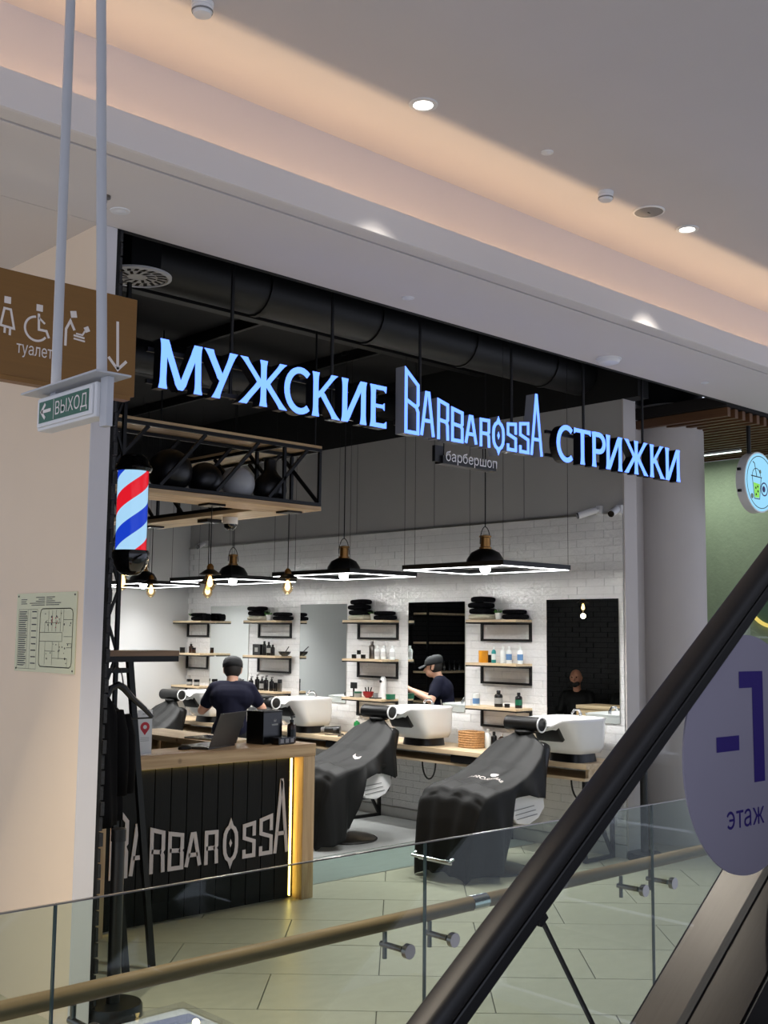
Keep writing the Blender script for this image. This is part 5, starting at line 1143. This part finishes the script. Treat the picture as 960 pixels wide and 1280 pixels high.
# ---- things on the bench
def tt(name, label, cat, px, pyy, rz=0.0, group=None):
    p = at(px, pyy, 'z', BZ + .001); return thing(name, label, cat, (min(p.x, 8.25), p.y, BZ + .0005), rz, group)
t = thing('wicker_basket', 'small wicker basket between two wash basins', 'basket', (8.12, 7.38, BZ + .0005))
for z0 in range(7): MB().tube([(.085 * math.copysign(abs(math.cos(a)) ** .6, math.cos(a)), .115 * math.copysign(abs(math.sin(a)) ** .6, math.sin(a)), .012 + .022 * z0) for a in [2 * PI * j / 28 for j in range(28)]], .0125, 6, closed=True).build('wicker_row', 'wicker', t, smooth=True)
MB().box(-.075, .075, -.105, .105, 0, .008).build('bottom', 'wicker', t)
p = at(446, 905, 'x', 8.1); pump('spray_bottle', 'green spray bottle on the bench beside the trimmers', (8.1, p.y, BZ + .0005), .2, .034, 'bottle_green', 'bottle_white', 'bottle_white')
for i, (px, lab) in enumerate(((610, 'white spray can under the bottom shelf of the right-hand column'), (617.5, 'dark bottle beside the white spray can on the bench'), (627, 'dark red bottle beside the spray can group on the bench'), (641, 'pink capped bottle next to the nearest wash basin'))):
    y = at(px, 915, 'x', 8.2).y; bottle('bench_bottle', lab, y, BZ + .0005, (.18, .16, .15, .12)[i], .03, ('bottle_white', 'bottle_black', 'bottle_brown', 'pink')[i], ('bottle_white', 'black_satin', 'label_grey', 'pink')[i], x=8.2, grp='bottles standing on the bench')
for i, (y, lab) in enumerate(((8.93, 'black hair trimmer lying on the bench beside the green spray bottle'), (9.28, 'dark hair dryer lying on the bench near the trimmers'), (10.9, 'black clipper lying on the bench near the barber'))):
    t = thing('hair_tool', lab, 'hair tool', (8.0, y, BZ + .0005), (.6, 2.2, 1.0)[i])
    if i == 1:
        MB().cyl((-.09, 0, .045), (.08, 0, .045), .043, .03, 18).build('barrel', 'black_satin', t, smooth=True); MB().bar((-.03, 0, .05), (-.06, .13, .035), .035).build('handle', 'black_satin', t); MB().cyl((.081, 0, .045), (.12, 0, .045), .034, .024, 16).build('nozzle', 'grey_plastic', t, smooth=True)
    else:
        MB().box(-.085, .085, -.024, .024, 0, .038).build('body', 'black_satin', t, bevel=.008); MB().box(.0855, .115, -.02, .02, .006, .03).build('blade', 'chrome', t)
    MB().tube([(-.09, 0, .015), (-.14, .05, .006), (-.12, .14, .006), (-.03, .16, .006), (.05, .12, .006)], .004, 6).build('cord', 'black_rubber', t)
# ---- pendant lamps with square light frames
PY = [6.30, 8.10, 9.90, 11.70]; PX_ = 7.10; FZ = 2.455
pl_ = ['nearest the column', 'over the second chair', 'over the barber', 'in the far corner']
PEND = FRAME = None
for k, y in enumerate(PY):
    if PEND is None:
        t = thing('dome_pendant', 'black dome pendant lamp with brass neck, ' + pl_[k], 'pendant lamp', (PX_, y, FZ), group='black dome pendants')
        MB().lathe([(.165, .005), (.165, .02), (.155, .065), (.12, .12), (.06, .15), (.055, .148), (.11, .115), (.148, .062), (.158, .02), (.158, .005), (.165, .005)], 36, caps=False).build('shade', 'black_satin', t, smooth=True)
        MB().lathe([(.052, .15), (.052, .165), (.042, .17), (.042, .245), (.052, .25), (.052, .262), (.02, .27)], 24).build('neck', 'brass', t, smooth=True)
        MB().lathe([(.001, -.062), (.022, -.056), (.042, -.03), (.044, -.005), (.032, .03), (.03, .045)], 16).build('bulb', 'bulb_white', t, smooth=True)
        MB().tube([(.065 * math.cos(PI * j / 12), 0, .19 + .15 * math.sin(PI * j / 12)) for j in range(13)], .004, 6).build('bail_handle', 'black_metal', t)
        MB().cyl((0, 0, .34), (0, 0, 4.6 - FZ), .005, n=8).build('chain', 'black_metal', t)
        MB().lathe([(.05, 4.58 - FZ), (.05, 4.615 - FZ)], 16).build('canopy', 'black_metal', t)
        PEND = t
        f = thing('square_light_frame', 'black rectangular light frame with white inner edge, ' + pl_[k], 'light frame', (PX_, y, FZ - .03), group='rectangular light frames')
        a, b = .425, .565
        for (x0, x1, y0, y1) in ((-a, a, -b, -b + .03), (-a, a, b - .03, b), (-a, -a + .03, -b + .03, b - .03), (a - .03, a, -b + .03, b - .03)):
            br = MB().box(x0, x1, y0, y1, 0.006, .045).build('channel', 'black_metal', f)
            i_ = .004
            cx_, cy__ = (x0 + x1) / 2, (y0 + y1) / 2; inx, iny = (x1 - x0) < .1, (y1 - y0) < .1
            sx0, sx1, sy0, sy1 = x0 + i_, x1 - i_, y0 + i_, y1 - i_
            if inx: sx0, sx1 = (x1 - .012, x1 + .004) if cx_ < 0 else (x0 - .004, x0 + .012)
            if iny: sy0, sy1 = (y1 - .012, y1 + .004) if cy__ < 0 else (y0 - .004, y0 + .012)
            MB().box(sx0, sx1, sy0, sy1, 0.0005, .0055).build('led_strip', 'led_white', br)
        for sx in (-1, 1):
            for sy in (-1, 1): MB().cyl((sx * (a - .015), sy * (b - .015), .045), (sx * (a - .015), sy * (b - .015), 4.6 - FZ), .002, n=6).build('cable', 'black_metal', f)
        FRAME = f
    else:
        copy_tree(PEND, None, (PX_, y, FZ), 'black dome pendant lamp with brass neck, ' + pl_[k]); copy_tree(FRAME, None, (PX_, y, FZ - .03), 'black rectangular light frame with white inner edge, ' + pl_[k])
    for sx in (-1, 1): light('AREA', 'frame_strip_glow', (PX_ + sx * .405, y, FZ - .034), 21, (1, .99, .97), shape='RECTANGLE', size=.014, size_y=1.1, spread=math.radians(125))
# ---- security cameras on the wall
for i, (px, py) in enumerate(((741, 638), (766, 637), (250, 680))):
    p = at(px, py, 'x', 8.22)
    t = thing('bullet_camera', ['white bullet camera on the wall, left one of the pair above the tiles', 'white bullet camera on the wall, right one of the pair above the tiles', 'small bullet camera high in the far corner'][i], 'camera', (8.335, p.y, p.z), group='bullet cameras')
    d = Vector((-.12, (.10, -.03, -.05)[i], -.05))
    MB().box(-.03, 0.0, -.03, .03, -.03, .05).build('mount', 'white_plastic', t, bevel=.004)
    MB().cyl(Vector((-.03, 0, .01)), Vector((-.05, 0, .01)) + d * .25, .014).build('arm', 'white_plastic', t, smooth=True)
    b = Vector((-.055, 0, .01)) + d * .2
    MB().cyl(b - d * .15, b + d * .9, .032, n=18).build('body', 'white_plastic', t, smooth=True); MB().cyl(b + d * .905, b + d * .96, .029, n=18).build('lens', 'black_gloss', t, smooth=True)
# ---- what the mirrors show: dark steel shelving and waiting bench at the brick wall
t = thing('steel_shelving', 'black steel shelving with wooden boards and bottles, seen in the mirror', 'shelving', (3.6, 12.38, 0))
for x in (-.6, .6):
    for y in (-.17, .17): MB().box(x - .015, x + .015, y - .015, y + .015, 0, 2.6).build('upright', 'black_metal', t)
for z in (.4, .85, 1.3, 1.75, 2.2): MB().box(-.583, .583, -.18, .18, z, z + .03).build('board', 'wood_pale', t)
for z in (.43, 1.33): MB().bar((-.58, .19, z), (.58, .19, z + .42), .02).build('diagonal', 'black_metal', t)
for k in range(7):
    tag(MB().lathe([(.03, 0), (.03, .1), (.012, .13), (.012, .16)], 12).build('shelf_bottle', 'bottle_black', smooth=True, loc=(3.2 + .12 * k, 12.36, 1.33 + .0005)), 'dark bottle in the row on the black steel shelving', 'bottle', 'bottles on the steel shelving')
t = thing('waiting_bench', 'black upholstered waiting bench along the brick wall', 'bench', (3.3, 9.6, 0))
MB().box(-.30, .30, -1.1, 1.1, .30, .45).build('seat', 'black_cloth', t, bevel=.03); MB().box(-.36, -.28, -1.1, 1.1, .455, .85).build('backrest', 'black_cloth', t, bevel=.03)
for x in (-.25, .25):
    for y in (-1.0, 1.0): MB().box(x - .02, x + .02, y - .02, y + .02, 0, .299).build('leg', 'black_metal', t)

# ================================================================== PEOPLE
def blob(name, caps, balls, m, parent, voxel=0.012, smooth=6):
    mb = MB()
    for a, b, r0, r1 in caps:
        a, b = Vector(a), Vector(b); d = (b - a); L = d.length or 1e-4; n = 7
        prof = [(-1, .05), (-.92, .4), (-.7, .72), (-.38, .93), (0, 1)]
        pts = [a + d / L * (q * r0) for q, _ in prof] + [a + d * f for f in (.33, .66)] + [b + d / L * (-q * r1) for q, _ in reversed(prof)]
        rs = [f * r0 for _, f in prof] + [r0 + (r1 - r0) * f for f in (.33, .66)] + [f * r1 for _, f in reversed(prof)]
        mb.tube(pts, rs, 14)
    for c, r in balls: mb.ball(c, r, 18, 12)
    o = mb.build(name, m, parent, smooth='all')
    r = o.modifiers.new('remesh', 'REMESH'); r.mode = 'VOXEL'; r.voxel_size = voxel; r.use_smooth_shade = True
    s_ = o.modifiers.new('smooth', 'SMOOTH'); s_.factor = .5; s_.iterations = smooth
    return o
def head(hc, fwd):
    """balls and capsules of a head; hc centre, fwd unit vector"""
    f = Vector(fwd); l = Vector((-f.y, f.x, 0)).normalized(); u = Vector((0, 0, 1)); hc = Vector(hc)
    B = [(hc + u * .02 - f * .008, (.096, .086, .112)), (hc - u * .055 + f * .03, (.062, .06, .062))]
    C = [(hc + f * .085 + u * .015, hc + f * .112 - u * .022, .010, .015), (hc + f * .080 - u * .062 + l * .018, hc + f * .080 - u * .062 - l * .018, .009, .009)]
    for s_ in (-1, 1): C.append((hc + l * .086 * s_ + u * .022 - f * .012, hc + l * .084 * s_ - u * .028 - f * .002, .015, .011)); C.append((hc + f * .076 + l * .05 * s_ + u * .042, hc + f * .088 + l * .016 * s_ + u * .040, .010, .010))
    return C, B
def eyes(hc, fwd, parent):
    f = Vector(fwd); l = Vector((-f.y, f.x, 0)).normalized(); hc = Vector(hc)
    for s_ in (-1, 1): MB().ball(hc + f * .082 + l * .032 * s_ + Vector((0, 0, .02)), .009, 10, 8).build('eye', 'bottle_black', parent, smooth='all')
def hand(wr, d, up, side):
    """palm and five curled fingers from wrist wr along d; side = thumb side"""
    wr, d, up = Vector(wr), Vector(d).normalized(), Vector(up).normalized(); s_ = d.cross(up).normalized() * side
    C = [(wr, wr + d * .075 + s_ * .012, .026, .027), (wr + d * .03 - s_ * .015, wr + d * .08 - s_ * .022, .02, .018)]
    for i, (o_, L) in enumerate(((.028, .072), (.010, .08), (-.010, .075), (-.028, .058))):
        b = wr + d * .085 + s_ * o_; m_ = b + d * L * .5 - up * .014; e = m_ + d * L * .25 - up * .034
        C += [(b, m_, .0098, .009), (m_, e, .009, .0075)]
    b = wr + d * .028 + s_ * .028; m_ = b + d * .035 + s_ * .022 - up * .01; e = m_ + d * .03 - up * .012
    return C + [(b, m_, .012, .0105), (m_, e, .0105, .0085)]
# standing barber: local +x is the way he faces
bx, by = 6.77, 9.41
pb = thing('person', 'person standing with back turned, navy t-shirt and dark cap, arms raised', 'person', (bx, by, 0), math.radians(52))
hc = Vector((.13, 0, 1.505)); C, B = head(hc, _n((1, 0, -.25)))
LW, RW = Vector((.46, .12, 1.24)), Vector((.47, -.14, 1.28))
C += [((.05, 0, 1.33), (.10, 0, 1.46), .062, .055), ((0, 0, .98), (.03, 0, 1.20), .135, .13), ((.03, .07, 1.24), (.03, -.07, 1.24), .125, .125),
      ((.05, .17, 1.325), (.12, .30, 1.10), .058, .045), ((.12, .30, 1.10), LW, .044, .028), ((.05, -.17, 1.325), (.12, -.31, 1.12), .058, .045), ((.12, -.31, 1.12), RW, .044, .028),
      ((0, .09, .92), (.02, .10, .50), .092, .062), ((.02, .10, .50), (-.02, .11, .09), .058, .042), ((-.03, .11, .05), (.14, .13, .038), .042, .036),
      ((0, -.09, .92), (.02, -.10, .50), .092, .062), ((.02, -.10, .50), (-.02, -.11, .09), .058, .042), ((-.03, -.11, .05), (.14, -.13, .038), .042, .036)]
C += hand(LW, (.9, -.35, .15), (0, 0, 1), 1) + hand(RW, (.9, .3, .1), (0, 0, 1), -1)
blob('body', C, B, 'skin', pb, 0.0085, 4)
eyes(hc, _n((1, 0, -.25)), pb)
blob('shirt', [((0, 0, .93), (.03, 0, 1.20), .155, .15), ((-.01, .06, .92), (-.01, -.06, .92), .13, .13), ((.03, .085, 1.24), (.03, -.085, 1.24), .142, .142), ((.045, .12, 1.325), (.045, -.12, 1.325), .082, .082), ((.05, .17, 1.325), (.098, .255, 1.18), .073, .066), ((.05, -.17, 1.325), (.098, -.26, 1.19), .073, .066)], [], 'navy_cloth', pb, 0.012, 8)
blob('trousers', [((0, .06, .90), (0, -.06, .90), .135, .135), ((0, .09, .88), (.02, .10, .50), .108, .08), ((.02, .10, .50), (-.02, .11, .10), .078, .062), ((0, -.09, .88), (.02, -.10, .50), .108, .08), ((.02, -.10, .50), (-.02, -.11, .10), .078, .062)], [], 'trouser_black', pb, 0.014, 6)
for s_ in (-1, 1): blob('shoe', [((-.04, s_ * .115, .048), (.16, s_ * .135, .04), .048, .042)], [], 'black_satin', pb, 0.012, 4)
blob('hair', [], [(hc + Vector((-.02, 0, .012)), (.096, .092, .098))], 'hair', pb, 0.012, 3)
cp = MB().ring([[hc + Vector((-.006 + .112 * s_ * math.cos(a), .102 * s_ * math.sin(a), z - .10 * .25 * math.cos(a) * s_)) for a in [2 * PI * j / 28 for j in range(28)]] for s_, z in ((1.0, .028), (1.02, .06), (.95, .095), (.78, .122), (.45, .138), (.08, .143))]).build('cap', 'cap_cloth', pb, smooth='all')
MB().grid(lambda u, v: hc + Vector((.085 + .095 * u * math.cos((v - .5) * 1.6), .085 * 2 * (v - .5) * (1 - .15 * u), .028 - .04 * u - .02 * (2 * v - 1) ** 2)), 6, 10).build('visor', 'cap_cloth', cp, smooth='all', solid=.006)
MB().tube([(-.155, .12, .99), (-.165, 0, .985), (-.155, -.12, .99)], .018, 8).build('belt', 'black_satin', pb, smooth=True)
MB().box(-.185, -.15, -.13, .10, .95, 1.03).build('tool_pouch', 'black_satin', pb, bevel=.01)
MB().box(-.188, -.1855, -.05, .04, .965, 1.015).build('pouch_label', 'label_grey', pb)
for y in (-.158, -.162): MB().bar((.0, y - .004, .98), (.02, y - .002, 1.14), .009, .004).build('side_stripe', 'letter_white', pb)
cm = thing('hair_clipper', 'black hair clipper held by the barber', 'clipper', (0, 0, 0))
ca, sa = math.cos(math.radians(52)), math.sin(math.radians(52))
def w_(p): return Vector((bx + p[0] * ca - p[1] * sa, by + p[0] * sa + p[1] * ca, p[2]))
h0 = w_((.585, -.115, 1.265)); cm.location = h0
MB().bar((0, 0, 0), w_((.66, -.09, 1.36)) - h0, .032).build('body', 'black_satin', cm, bevel=.006); MB().bar(w_((.662, -.089, 1.363)) - h0, w_((.675, -.085, 1.385)) - h0, .03).build('blade', 'chrome', cm)
# seated client under the cape: faces -X
def seated(name, label, loc, rz, skin, shirt, hairm=None, beard=False, arms=True, vox=.014):
    t = thing(name, label, 'person', loc, rz)
    hc = Vector((-.02, 0, 1.285)); C, B = head(hc, (1, 0, 0))
    C += [((-.10, 0, 1.06), (-.045, 0, 1.22), .06, .055), ((-.05, 0, .56), (-.10, 0, .90), .14, .13), ((-.10, .07, .98), (-.10, -.07, .98), .12, .12)]
    for s_ in (-1, 1):
        C += [((-.02, s_ * .10, .54), (.40, s_ * .12, .52), .085, .06), ((.40, s_ * .12, .52), (.42, s_ * .12, .10), .056, .042), ((.40, s_ * .12, .05), (.56, s_ * .13, .04), .04, .036)]
        C += [((-.10, s_ * .18, 1.05), (-.02, s_ * .25, .78), .055, .044), ((-.02, s_ * .25, .78), (.22, s_ * .14, .68), .042, .028)]
        C += hand(Vector((.22, s_ * .14, .68)), (.95, -s_ * .3, 0), (0, 0, 1), -s_)
    blob('body', C, B, skin, t, vox, 5); eyes(hc, (1, 0, 0), t)
    blob('shirt', [((-.05, 0, .55), (-.10, 0, .90), .165, .15), ((-.10, .085, .98), (-.10, -.085, .98), .138, .138), ((-.10, .12, 1.05), (-.10, -.12, 1.05), .08, .08), ((-.10, .18, 1.05), (-.02, .25, .78), .07, .058), ((-.10, -.18, 1.05), (-.02, -.25, .78), .07, .058), ((-.02, .25, .78), (.15, .18, .705), .056, .044), ((-.02, -.25, .78), (.15, -.18, .705), .056, .044)], [], shirt, t, .015, 6)
    blob('trousers', [((-.06, .05, .54), (-.06, -.05, .54), .13, .13)] + [c for s_ in (-1, 1) for c in (((-.02, s_ * .10, .54), (.40, s_ * .12, .52), .10, .076), ((.40, s_ * .12, .52), (.42, s_ * .12, .12), .074, .058))], [], 'trouser_black', t, .015, 6)
    for s_ in (-1, 1): blob('shoe', [((.39, s_ * .12, .048), (.57, s_ * .135, .04), .047, .042)], [], 'black_satin', t, .013, 4)
    if hairm: blob('hair', [], [(hc + Vector((-.02, 0, .035)), (.098, .092, .102))], hairm, t, .012, 3)
    if beard: blob('beard', [(hc + Vector((.06, .045, -.07)), hc + Vector((.06, -.045, -.07)), .034, .034)], [(hc + Vector((.065, 0, -.085)), (.04, .045, .04))], 'hair', t, .011, 3)
    return t
cl_ = seated('person', 'seated client under a black cape in front of the standing barber', (7.08, CHY[2], 0.0), PI, 'skin', 'black_cloth', 'hair')
s1 = seated('person', 'bald bearded person in black on the waiting bench, seen in the mirror', (3.42, 10.0, 0.0), -.35, 'skin_dark', 'black_cloth', None, True)
MB().box(.035, .038, -.06, .04, .80, .92).build('shirt_print', 'label_grey', s1)
s2 = seated('person', 'person seated on the waiting bench behind the desk, seen in the mirror', (3.42, 9.15, 0.0), -.2, 'skin_dark', 'black_cloth', 'hair', False)
